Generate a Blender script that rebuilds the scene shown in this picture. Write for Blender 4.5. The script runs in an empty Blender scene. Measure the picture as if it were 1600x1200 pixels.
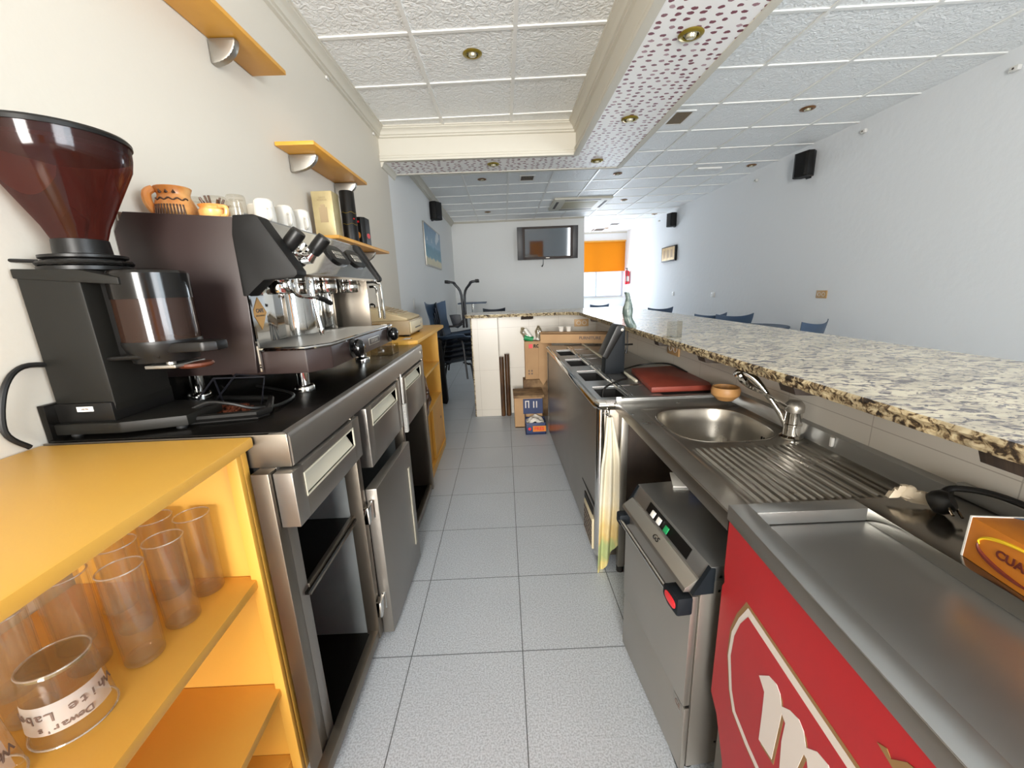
import bpy, bmesh, math, random
from mathutils import Vector, Matrix, noise
random.seed(7)
PI = math.pi
sc = bpy.context.scene
C = sc.collection

# ------------------------------------------------------------------ camera
H = 1.32
cam = bpy.data.cameras.new('camera')
cam.sensor_fit = 'HORIZONTAL'; cam.sensor_width = 36.0; cam.lens = 617.4 / 1600 * 36
cam.clip_start = 0.02; cam.clip_end = 200
camo = bpy.data.objects.new('camera', cam); C.objects.link(camo)
ROT = Matrix(((0.99912113, 0.04008461, -0.0122555), (-0.02124775, 0.23230063, -0.97241193), (-0.0361318, 0.9718177, 0.23294817)))
camo.matrix_world = Matrix.Translation((0, 0, H)) @ ROT.to_4x4()
sc.camera = camo

# ------------------------------------------------------------------ world, daylight through the windows, exposure
def lin(h):
    h = h.lstrip('#'); v = [int(h[i:i+2], 16) / 255 for i in (0, 2, 4)]
    return tuple(x / 12.92 if x <= 0.04045 else ((x + 0.055) / 1.055) ** 2.4 for x in v) + (1.0,)
w = bpy.data.worlds.new('sky'); sc.world = w; w.use_nodes = True
w.node_tree.nodes['Background'].inputs[0].default_value = (0.80, 0.91, 1.0, 1)
w.node_tree.nodes['Background'].inputs[1].default_value = 1.5
sc.view_settings.view_transform = 'Standard'; sc.view_settings.look = 'None'
sc.view_settings.gamma = 1; sc.view_settings.use_curve_mapping = False
sc.view_settings.exposure = 1.33
sc.cycles.use_denoising = True
sc.cycles.max_bounces = 10; sc.cycles.diffuse_bounces = 6; sc.cycles.glossy_bounces = 5
sc.cycles.transparent_max_bounces = 40; sc.cycles.transmission_bounces = 8
sc.cycles.sample_clamp_indirect = 4
sc.cycles.caustics_reflective = False; sc.cycles.caustics_refractive = False

def area(name, loc, direction, sx, sy, power, col, spread=180):
    l = bpy.data.lights.new(name, 'AREA'); l.shape = 'RECTANGLE'; l.size = sx; l.size_y = sy
    l.energy = power; l.color = col; l.spread = math.radians(spread)
    o = bpy.data.objects.new(name, l); C.objects.link(o); o.location = loc
    o.rotation_euler = Vector(direction).to_track_quat('-Z', 'Y').to_euler()
    o['kind'] = 'structure'
    return o
# daylight entering through the street-side window in the far wall
area('window_or_added_light', (2.65, 11.78, 1.42), (-0.1, -1, -0.02), 1.6, 0.85, 30, (0.80, 0.90, 1.0))
# daylight entering through the side window, then an unseen back opening added for light
area('window_or_added_light', (3.53, -1.6, 1.50), (-1, 0.75, 0.0), 2.2, 1.7, 62, (0.92, 0.96, 1.0), 150)
area('window_or_added_light', (-0.35, -2.95, 1.45), (0.12, 1, 0.02), 1.1, 1.8, 44, (1.0, 0.96, 0.90), 95)

# ------------------------------------------------------------------ materials
def mat(name, col, rough=0.5, metal=0.0, bump=None, var=None, spec=0.5, coat=0.0, emis=None, stretch=None, alpha=None, roughvar=None):
    m = bpy.data.materials.new(name); m.use_nodes = True
    nt = m.node_tree; b = nt.nodes['Principled BSDF']
    col = lin(col) if isinstance(col, str) else col
    b.inputs['Base Color'].default_value = col
    b.inputs['Roughness'].default_value = rough; b.inputs['Metallic'].default_value = metal
    b.inputs['Specular IOR Level'].default_value = spec
    b.inputs['Coat Weight'].default_value = coat
    if alpha is not None: b.inputs['Alpha'].default_value = alpha
    if emis: b.inputs['Emission Color'].default_value = lin(emis[0]); b.inputs['Emission Strength'].default_value = emis[1]
    vec = None
    if bump or var or roughvar:
        tc = nt.nodes.new('ShaderNodeTexCoord'); mp = nt.nodes.new('ShaderNodeMapping')
        nt.links.new(tc.outputs['Object'], mp.inputs[0]); vec = mp.outputs[0]
        if stretch: mp.inputs['Scale'].default_value = stretch
    if var:
        c2, sc_, lo, hi = var
        n = nt.nodes.new('ShaderNodeTexNoise'); n.inputs['Scale'].default_value = sc_; n.inputs['Detail'].default_value = 4
        r = nt.nodes.new('ShaderNodeValToRGB'); r.color_ramp.elements[0].position = lo; r.color_ramp.elements[1].position = hi
        r.color_ramp.elements[0].color = col; r.color_ramp.elements[1].color = lin(c2)
        nt.links.new(vec, n.inputs['Vector']); nt.links.new(n.outputs['Fac'], r.inputs[0]); nt.links.new(r.outputs[0], b.inputs['Base Color'])
    if roughvar:
        n = nt.nodes.new('ShaderNodeTexNoise'); n.inputs['Scale'].default_value = roughvar[0]; n.inputs['Detail'].default_value = 3
        r = nt.nodes.new('ShaderNodeMapRange'); r.inputs[3].default_value = roughvar[1]; r.inputs[4].default_value = roughvar[2]
        nt.links.new(vec, n.inputs['Vector']); nt.links.new(n.outputs['Fac'], r.inputs[0]); nt.links.new(r.outputs[0], b.inputs['Roughness'])
    if bump:
        n = nt.nodes.new('ShaderNodeTexNoise'); n.inputs['Scale'].default_value = bump[0]; n.inputs['Detail'].default_value = 5
        bp = nt.nodes.new('ShaderNodeBump'); bp.inputs['Strength'].default_value = bump[1]; bp.inputs['Distance'].default_value = bump[2]
        nt.links.new(vec, n.inputs['Vector']); nt.links.new(n.outputs['Fac'], bp.inputs['Height']); nt.links.new(bp.outputs[0], b.inputs['Normal'])
    return m

def thin_glass(name, tint, refl=0.06, rough=0.02, edge=1.0, haze=0.0, hazecol='#e6dfd2'):
    m = bpy.data.materials.new(name); m.use_nodes = True; nt = m.node_tree
    for n in list(nt.nodes): nt.nodes.remove(n)
    out = nt.nodes.new('ShaderNodeOutputMaterial'); t = nt.nodes.new('ShaderNodeBsdfTransparent'); g = nt.nodes.new('ShaderNodeBsdfGlossy')
    t.inputs[0].default_value = lin(tint); g.inputs['Roughness'].default_value = rough
    lw = nt.nodes.new('ShaderNodeLayerWeight'); lw.inputs[0].default_value = 0.35
    mr = nt.nodes.new('ShaderNodeMapRange'); mr.inputs[3].default_value = refl; mr.inputs[4].default_value = edge * 0.75
    pw = nt.nodes.new('ShaderNodeMath'); pw.operation = 'POWER'; pw.inputs[1].default_value = 3.0
    nt.links.new(lw.outputs['Facing'], pw.inputs[0]); nt.links.new(pw.outputs[0], mr.inputs[0])
    mx = nt.nodes.new('ShaderNodeMixShader')
    nt.links.new(mr.outputs[0], mx.inputs[0]); nt.links.new(t.outputs[0], mx.inputs[1]); nt.links.new(g.outputs[0], mx.inputs[2])
    res = mx.outputs[0]
    if haze:
        d = nt.nodes.new('ShaderNodeBsdfDiffuse'); d.inputs[0].default_value = lin(hazecol)
        hx = nt.nodes.new('ShaderNodeMixShader'); hx.inputs[0].default_value = haze
        nt.links.new(res, hx.inputs[1]); nt.links.new(d.outputs[0], hx.inputs[2]); res = hx.outputs[0]
    nt.links.new(res, out.inputs[0])
    return m

def N(nt, t, **kw):
    n = nt.nodes.new(t)
    for k, v in kw.items():
        if k in n.inputs: n.inputs[k].default_value = v
        else: setattr(n, k, v)
    return n

M = {}
M['wall_right'] = mat('white_plaster', '#e6e8ea', 0.8, bump=(14, 0.22, 0.012))
M['wall_left'] = mat('cream_plaster', '#d2cbbe', 0.8, bump=(60, 0.12, 0.003))
M['wall_tv'] = mat('white_plaster', '#e4e4e2', 0.8, bump=(30, 0.2, 0.006))
M['cornice'] = mat('cornice_plaster', '#ccc7ba', 0.6)
M['grid'] = mat('ceiling_grid_paint', '#efeeea', 0.4)
M['yellow'] = mat('yellow_laminate', '#dca645', 0.42, var=('#daa84c', 3.0, 0.4, 0.7), bump=(220, 0.06, 0.002))
M['yellow_wood'] = mat('beech_laminate', '#dda03a', 0.42, var=('#cf9436', 5.0, 0.35, 0.7))
M['steel'] = mat('brushed_steel', '#b0b1b0', 0.32, 0.9, roughvar=(9, 0.27, 0.37))
M['steel_deck'] = mat('polished_dark_deck_steel', '#8f8b84', 0.16, 0.95, roughvar=(6, 0.12, 0.2))
M['steel_v'] = mat('brushed_steel_upright', '#7b7368', 0.32, 0.9, roughvar=(5, 0.28, 0.36))
M['steel_w'] = mat('satin_door_steel', '#aaa59c', 0.34, 0.85, roughvar=(5, 0.3, 0.4))
M['steel_dark'] = mat('dark_worktop_steel', '#2c2a27', 0.24, 0.85, roughvar=(8, 0.2, 0.3))
M['steel_front'] = mat('grey_front_steel', '#8c8780', 0.3, 0.75, roughvar=(5, 0.26, 0.34))
M['sink_steel'] = mat('satin_sink_steel', '#a8a39a', 0.28, 0.92, var=('#98938a', 7, 0.4, 0.7), roughvar=(12, 0.24, 0.34))
M['chrome'] = mat('chrome', '#d8d6d2', 0.07, 1.0)
M['alu'] = mat('satin_silver', '#a8a49c', 0.35, 0.9)
M['galv'] = mat('galvanised_panel', '#94999a', 0.5, 0.6, var=('#7f8686', 4, 0.4, 0.7))
M['black'] = mat('black_plastic', '#100f0e', 0.38, spec=0.3)
M['black_matte'] = mat('matte_black', '#121110', 0.55, spec=0.25)
M['grinder'] = mat('black_wrinkle_paint', '#171613', 0.45, bump=(400, 0.15, 0.001), spec=0.25)
M['brown'] = mat('brown_enamel', '#2e2321', 0.36, var=('#312522', 6, 0.4, 0.7))
M['hopper'] = None
M['smoke'] = thin_glass('smoked_clear_plastic', '#7a5442', 0.06, 0.1, 0.35, 0.30, '#4a342a')
M['smoke_black'] = mat('smoked_black_lid', '#0f0d0b', 0.14, spec=0.35)
M['glass'] = thin_glass('clear_glass', '#fbf9f5', 0.05, 0.03, 0.9, 0.03, '#d8c8ac')
M['glass_rim'] = thin_glass('glass_rim', '#f0ece4', 0.25, 0.05, 1.0, 0.22)
M['glass_base'] = thin_glass('thick_glass_base', '#e6dcb8', 0.10, 0.05, 0.9, 0.30, '#b9a878')
def hopper_mat():
    m = thin_glass('brown_smoked_plastic', '#a0604f', 0.05, 0.1, 0.5); nt = m.node_tree
    out = [n for n in nt.nodes if n.type == 'OUTPUT_MATERIAL'][0]; src = out.inputs[0].links[0].from_socket
    d = nt.nodes.new('ShaderNodeBsdfDiffuse'); d.inputs[0].default_value = lin('#57302a')
    tr = nt.nodes.new('ShaderNodeBsdfTranslucent'); tr.inputs[0].default_value = lin('#8c4636')
    a = nt.nodes.new('ShaderNodeMixShader'); a.inputs[0].default_value = 0.5
    nt.links.new(d.outputs[0], a.inputs[1]); nt.links.new(tr.outputs[0], a.inputs[2])
    b = nt.nodes.new('ShaderNodeMixShader'); b.inputs[0].default_value = 0.35
    nt.links.new(src, b.inputs[1]); nt.links.new(a.outputs[0], b.inputs[2]); nt.links.new(b.outputs[0], out.inputs[0])
    return m
M['hopper'] = hopper_mat()
M['pane'] = thin_glass('window_glass', '#f4f8fa', 0.04, 0.0)
M['acrylic'] = thin_glass('clear_acrylic', '#eeece6', 0.10, 0.03)
M['frost'] = mat('frosted_print', '#d8d3cc', 0.6)
M['frost'].node_tree.nodes['Principled BSDF'].inputs['Alpha'].default_value = 0.5
M['print'] = mat('brown_print', '#6d5a50', 0.6)
M['clay'] = mat('glazed_orange_clay', '#c07a3a', 0.3, var=('#d6a060', 14, 0.45, 0.6))
M['clay_light'] = mat('tan_glaze', '#cfa468', 0.35)
M['clay_dark'] = mat('brown_glaze', '#4c3424', 0.4)
M['white_china'] = mat('white_china', '#cbc6bc', 0.25)
M['knob'] = mat('shiny_black_knob', '#0c0b0b', 0.1)
M['gold_box'] = mat('pale_gold_card', '#c3b489', 0.35, 0.4, var=('#b09f74', 10, 0.4, 0.7))
M['navy'] = mat('dark_blue_plastic', '#12171c', 0.6, spec=0.2)
M['blue'] = mat('blue_grey_plastic', '#41536a', 0.45)
M['bluedark'] = mat('navy_seat_plastic', '#1c2430', 0.5)
M['tubeblack'] = mat('black_tube_paint', '#15151a', 0.4)
M['red'] = mat('red_enamel', '#ab1218', 0.42, var=('#a41015', 5, 0.4, 0.7))
M['cream'] = mat('cream_sign_paint', '#d6cfc8', 0.5)
M['goldpaint'] = mat('dull_gold_paint', '#8a6a3e', 0.5)
M['card'] = mat('brown_cardboard', '#b28f68', 0.8, var=('#a98560', 6, 0.4, 0.7))
M['card_dark'] = mat('worn_cardboard', '#8d7150', 0.8, var=('#6a5138', 9, 0.45, 0.6))
M['white'] = mat('white_plastic', '#d9d7d2', 0.5)
M['offwhite'] = mat('cream_plastic', '#cdc0a0', 0.5)
M['beige'] = mat('beige_plastic', '#c8b58f', 0.45)
M['beige2'] = mat('brownish_beige', '#a48f6d', 0.45)
M['socket_frame'] = mat('tan_socket_plastic', '#c09a68', 0.5)
M['redboard'] = mat('worn_red_board', '#86392a', 0.5, var=('#772f23', 7, 0.4, 0.65))
M['wood'] = mat('light_turned_wood', '#b98a55', 0.5, var=('#a87a48', 12, 0.4, 0.7))
M['darkwood'] = mat('dark_stained_wood', '#3a2618', 0.4, stretch=(1, 1, 0.15), var=('#6a4a2c', 30, 0.4, 0.7))
M['panelwood'] = mat('dark_side_board', '#2a211b', 0.6, stretch=(2, 30, 1), var=('#3a2e24', 8, 0.4, 0.7))
M['brass'] = mat('brass', '#a08a34', 0.3, 0.7)
M['bronze'] = mat('bronze_ring', '#8a6038', 0.35, 0.6)
M['lamp'] = mat('unlit_reflector', '#b9b39a', 0.25, 0.5)
M['vent'] = mat('dark_vent_slot', '#4a403c', 0.7)
M['rubber'] = mat('black_rubber', '#101010', 0.7)
M['redbutton'] = mat('red_badge', '#d8232a', 0.4)
M['green'] = mat('green_plastic', '#1f8a52', 0.45)
M['bag'] = thin_glass('clear_bag_film', '#e9e5da', 0.2, 0.15)
M['brownbag'] = thin_glass('brown_bag_film', '#a88a5c', 0.3, 0.12)
M['orange_card'] = mat('orange_card', '#cf7d26', 0.5)
M['yellow_print'] = mat('yellow_print', '#e6c024', 0.5)
M['brown_print'] = mat('dark_brown_print', '#5c1f12', 0.5)
M['bluecard'] = mat('navy_print_card', '#26345c', 0.5)
M['tag_white'] = mat('white_label', '#e8e6e0', 0.5)
M['sticker'] = mat('wood_tone_sticker', '#cf9a55', 0.5)
M['darkbottle'] = mat('grey_green_bottle', '#4d5a56', 0.3, var=('#7a857f', 25, 0.5, 0.62))
M['tv'] = mat('dark_grey_tv_plastic', '#3c3a3b', 0.4)
M['screen'] = mat('glossy_tv_screen', '#20262c', 0.05, coat=1.0, spec=0.9)
M['cable'] = mat('black_cable_rubber', '#0f0e0d', 0.5)
M['paperwhite'] = mat('crumpled_paper', '#d6d0c6', 0.8)
M['cloth_rag'] = mat('white_rag', '#cfc0a8', 0.85, bump=(60, 0.4, 0.004))
M['white_edge'] = mat('cream_slot_lining', '#cfcab6', 0.5)
M['blackhole'] = mat('dark_bottle_well', '#070605', 0.8)
M['extinguisher'] = mat('red_extinguisher_paint', '#d01c2c', 0.3)
M['winframe'] = mat('grey_window_frame', '#b6bcc4', 0.5)
M['orange_plastic'] = mat('amber_coffee_residue', '#5a2a14', 0.5)
M['acplastic'] = mat('air_unit_plastic', '#cfcabb', 0.5)
M['acfilter'] = mat('air_unit_grille', '#b3aa8c', 0.6)

def blind_mat():
    m = mat('orange_blind_cloth', '#f2a020', 0.8); nt = m.node_tree; b = nt.nodes['Principled BSDF']
    out = nt.nodes['Material Output']; tr = nt.nodes.new('ShaderNodeBsdfTranslucent'); tr.inputs[0].default_value = lin('#d9a02c')
    mx = nt.nodes.new('ShaderNodeMixShader'); mx.inputs[0].default_value = 0.65
    nt.links.new(b.outputs[0], mx.inputs[1]); nt.links.new(tr.outputs[0], mx.inputs[2]); nt.links.new(mx.outputs[0], out.inputs[0])
    return m
M['blind'] = blind_mat()

def floor_mat():
    m = bpy.data.materials.new('speckled_floor_tiles'); m.use_nodes = True; nt = m.node_tree; b = nt.nodes['Principled BSDF']; L = nt.links.new
    g = N(nt, 'ShaderNodeNewGeometry'); sep = N(nt, 'ShaderNodeSeparateXYZ'); L(g.outputs['Position'], sep.inputs[0])
    def joint(sock, off, step, half):
        a = N(nt, 'ShaderNodeMath', operation='SUBTRACT'); L(sock, a.inputs[0]); a.inputs[1].default_value = off - step * 50
        p = N(nt, 'ShaderNodeMath', operation='PINGPONG'); L(a.outputs[0], p.inputs[0]); p.inputs[1].default_value = step / 2
        l = N(nt, 'ShaderNodeMath', operation='LESS_THAN'); L(p.outputs[0], l.inputs[0]); l.inputs[1].default_value = half
        return l.outputs[0]
    # joints every 41 cm across and 39.8 cm along the aisle
    jx = joint(sep.outputs[0], 0.018, 0.415, 0.0017); jy = joint(sep.outputs[1], 1.208, 0.397, 0.0017)
    mx = N(nt, 'ShaderNodeMath', operation='MAXIMUM'); L(jx, mx.inputs[0]); L(jy, mx.inputs[1])
    n = N(nt, 'ShaderNodeTexNoise'); n.inputs['Scale'].default_value = 190; n.inputs['Detail'].default_value = 3; L(g.outputs['Position'], n.inputs['Vector'])
    r = N(nt, 'ShaderNodeValToRGB'); r.color_ramp.elements[0].position = 0.36; r.color_ramp.elements[1].position = 0.6
    r.color_ramp.elements[0].color = lin('#a4aab0'); r.color_ramp.elements[1].color = lin('#c9cfd5'); L(n.outputs['Fac'], r.inputs[0])
    n2 = N(nt, 'ShaderNodeTexNoise'); n2.inputs['Scale'].default_value = 3; L(g.outputs['Position'], n2.inputs['Vector'])
    d = N(nt, 'ShaderNodeMix', data_type='RGBA', blend_type='MULTIPLY'); d.inputs[0].default_value = 0.12; L(r.outputs[0], d.inputs[6]); L(n2.outputs['Fac'], d.inputs[7])
    k = N(nt, 'ShaderNodeMix', data_type='RGBA'); L(mx.outputs[0], k.inputs[0]); L(d.outputs[2], k.inputs[6]); k.inputs[7].default_value = lin('#55585a')
    L(k.outputs[2], b.inputs['Base Color']); b.inputs['Roughness'].default_value = 0.42
    return m
M['floor'] = floor_mat()

def tile_mat():
    m = bpy.data.materials.new('white_wall_tiles'); m.use_nodes = True; nt = m.node_tree; b = nt.nodes['Principled BSDF']; L = nt.links.new
    g = N(nt, 'ShaderNodeNewGeometry'); sep = N(nt, 'ShaderNodeSeparateXYZ'); L(g.outputs['Position'], sep.inputs[0])
    def joint(sock, off, step, half):
        a = N(nt, 'ShaderNodeMath', operation='SUBTRACT'); L(sock, a.inputs[0]); a.inputs[1].default_value = off - step * 50
        p = N(nt, 'ShaderNodeMath', operation='PINGPONG'); L(a.outputs[0], p.inputs[0]); p.inputs[1].default_value = step / 2
        l = N(nt, 'ShaderNodeMath', operation='LESS_THAN'); L(p.outputs[0], l.inputs[0]); l.inputs[1].default_value = half
        return l.outputs[0]
    s = N(nt, 'ShaderNodeMath', operation='ADD'); L(sep.outputs[0], s.inputs[0]); L(sep.outputs[1], s.inputs[1])
    jz = joint(sep.outputs[2], 0.935, 0.43, 0.0012); js = joint(s.outputs[0], 1.92, 0.31, 0.0012)
    mx = N(nt, 'ShaderNodeMath', operation='MAXIMUM'); L(jz, mx.inputs[0]); L(js, mx.inputs[1])
    k = N(nt, 'ShaderNodeMix', data_type='RGBA'); L(mx.outputs[0], k.inputs[0]); k.inputs[6].default_value = lin('#cdc7bc'); k.inputs[7].default_value = lin('#a9a196')
    L(k.outputs[2], b.inputs['Base Color']); b.inputs['Roughness'].default_value = 0.3
    return m
M['tile'] = tile_mat()

def ceiling_mat():
    m = bpy.data.materials.new('embossed_ceiling_tiles'); m.use_nodes = True; nt = m.node_tree; b = nt.nodes['Principled BSDF']; L = nt.links.new
    g = N(nt, 'ShaderNodeNewGeometry')
    n = N(nt, 'ShaderNodeTexNoise'); n.inputs['Scale'].default_value = 26; n.inputs['Detail'].default_value = 4; n.inputs['Distortion'].default_value = 1.3; L(g.outputs['Position'], n.inputs['Vector'])
    bp = N(nt, 'ShaderNodeBump'); bp.inputs['Strength'].default_value = 0.75; bp.inputs['Distance'].default_value = 0.018; L(n.outputs['Fac'], bp.inputs['Height'])
    L(bp.outputs[0], b.inputs['Normal']); b.inputs['Base Color'].default_value = lin('#f3f4f3'); b.inputs['Roughness'].default_value = 0.5
    return m
M['ceiling'] = ceiling_mat()

def dab_mat():
    m = bpy.data.materials.new('white_with_purple_brush_dabs'); m.use_nodes = True; nt = m.node_tree; b = nt.nodes['Principled BSDF']; L = nt.links.new
    g = N(nt, 'ShaderNodeNewGeometry'); mp = N(nt, 'ShaderNodeMapping'); mp.inputs['Scale'].default_value = (15.5, 21, 15.5); L(g.outputs['Position'], mp.inputs[0])
    mp.inputs['Location'].default_value = (0, 0, 0.5 - 2.53 * 15.5)
    w_ = N(nt, 'ShaderNodeTexNoise'); w_.inputs['Scale'].default_value = 60; L(g.outputs['Position'], w_.inputs['Vector'])
    v = N(nt, 'ShaderNodeTexVoronoi', voronoi_dimensions='2D'); v.inputs['Scale'].default_value = 1; v.inputs['Randomness'].default_value = 0.55; L(mp.outputs[0], v.inputs['Vector'])
    a = N(nt, 'ShaderNodeMath', operation='MULTIPLY'); L(w_.outputs['Fac'], a.inputs[0]); a.inputs[1].default_value = 0.3
    s = N(nt, 'ShaderNodeMath', operation='ADD'); L(v.outputs['Distance'], s.inputs[0]); L(a.outputs[0], s.inputs[1])
    l = N(nt, 'ShaderNodeMath', operation='LESS_THAN'); L(s.outputs[0], l.inputs[0]); l.inputs[1].default_value = 0.385
    hs = N(nt, 'ShaderNodeSeparateColor'); L(v.outputs['Color'], hs.inputs[0])
    r = N(nt, 'ShaderNodeValToRGB'); r.color_ramp.elements[0].color = lin('#7d4550'); r.color_ramp.elements[1].color = lin('#b99aa0'); r.color_ramp.elements[0].position = 0.5; L(hs.outputs[0], r.inputs[0])
    k = N(nt, 'ShaderNodeMix', data_type='RGBA'); L(l.outputs[0], k.inputs[0]); k.inputs[6].default_value = lin('#f6f4f2'); L(r.outputs[0], k.inputs[7])
    L(k.outputs[2], b.inputs['Base Color']); b.inputs['Roughness'].default_value = 0.45
    return m
M['dabs'] = dab_mat()

def granite_mat():
    m = bpy.data.materials.new('cream_and_grey_granite'); m.use_nodes = True; nt = m.node_tree; b = nt.nodes['Principled BSDF']; L = nt.links.new
    g = N(nt, 'ShaderNodeNewGeometry'); mp = N(nt, 'ShaderNodeMapping'); mp.inputs['Rotation'].default_value = (0, 0, 0.5); mp.inputs['Scale'].default_value = (1.0, 1.6, 1.6); L(g.outputs['Position'], mp.inputs[0])
    n1 = N(nt, 'ShaderNodeTexNoise'); n1.inputs['Scale'].default_value = 36; n1.inputs['Detail'].default_value = 5; n1.inputs['Roughness'].default_value = 0.62; n1.inputs['Distortion'].default_value = 1.1; L(mp.outputs[0], n1.inputs['Vector'])
    r = N(nt, 'ShaderNodeValToRGB'); cr = r.color_ramp
    cr.elements[0].position = 0.35; cr.elements[0].color = lin('#38333a'); cr.elements[1].position = 0.62; cr.elements[1].color = lin('#cbc2aa')
    for p, c_ in ((0.415, '#6c6566'), (0.465, '#a0978e'), (0.50, '#cbc1a9')):
        e = cr.elements.new(p); e.color = lin(c_)
    L(n1.outputs['Fac'], r.inputs[0])
    n2 = N(nt, 'ShaderNodeTexNoise'); n2.inputs['Scale'].default_value = 9; n2.inputs['Detail'].default_value = 3; L(mp.outputs[0], n2.inputs['Vector'])
    r2 = N(nt, 'ShaderNodeValToRGB'); r2.color_ramp.elements[0].position = 0.4; r2.color_ramp.elements[1].position = 0.6
    r2.color_ramp.elements[0].color = (0.55, 0.55, 0.58, 1); r2.color_ramp.elements[1].color = (1, 1, 1, 1); L(n2.outputs['Fac'], r2.inputs[0])
    k = N(nt, 'ShaderNodeMix', data_type='RGBA', blend_type='MULTIPLY'); k.inputs[0].default_value = 0.6; L(r.outputs[0], k.inputs[6]); L(r2.outputs[0], k.inputs[7])
    L(k.outputs[2], b.inputs['Base Color']); b.inputs['Roughness'].default_value = 0.16; b.inputs['Specular IOR Level'].default_value = 0.4
    return m, r
M['granite'], _r = granite_mat()
M['granite_edge'] = M['granite'].copy(); M['granite_edge'].name = 'rough_granite_edge'
for n_ in M['granite_edge'].node_tree.nodes:
    if n_.type == 'VALTORGB' and len(n_.color_ramp.elements) == 5:
        for e_, c_ in zip(n_.color_ramp.elements, ('#1c1510', '#3d2f20', '#6e5c42', '#a39270', '#c2b594')): e_.color = lin(c_)
    if n_.type == 'BSDF_PRINCIPLED': n_.inputs['Roughness'].default_value = 0.6

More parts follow.
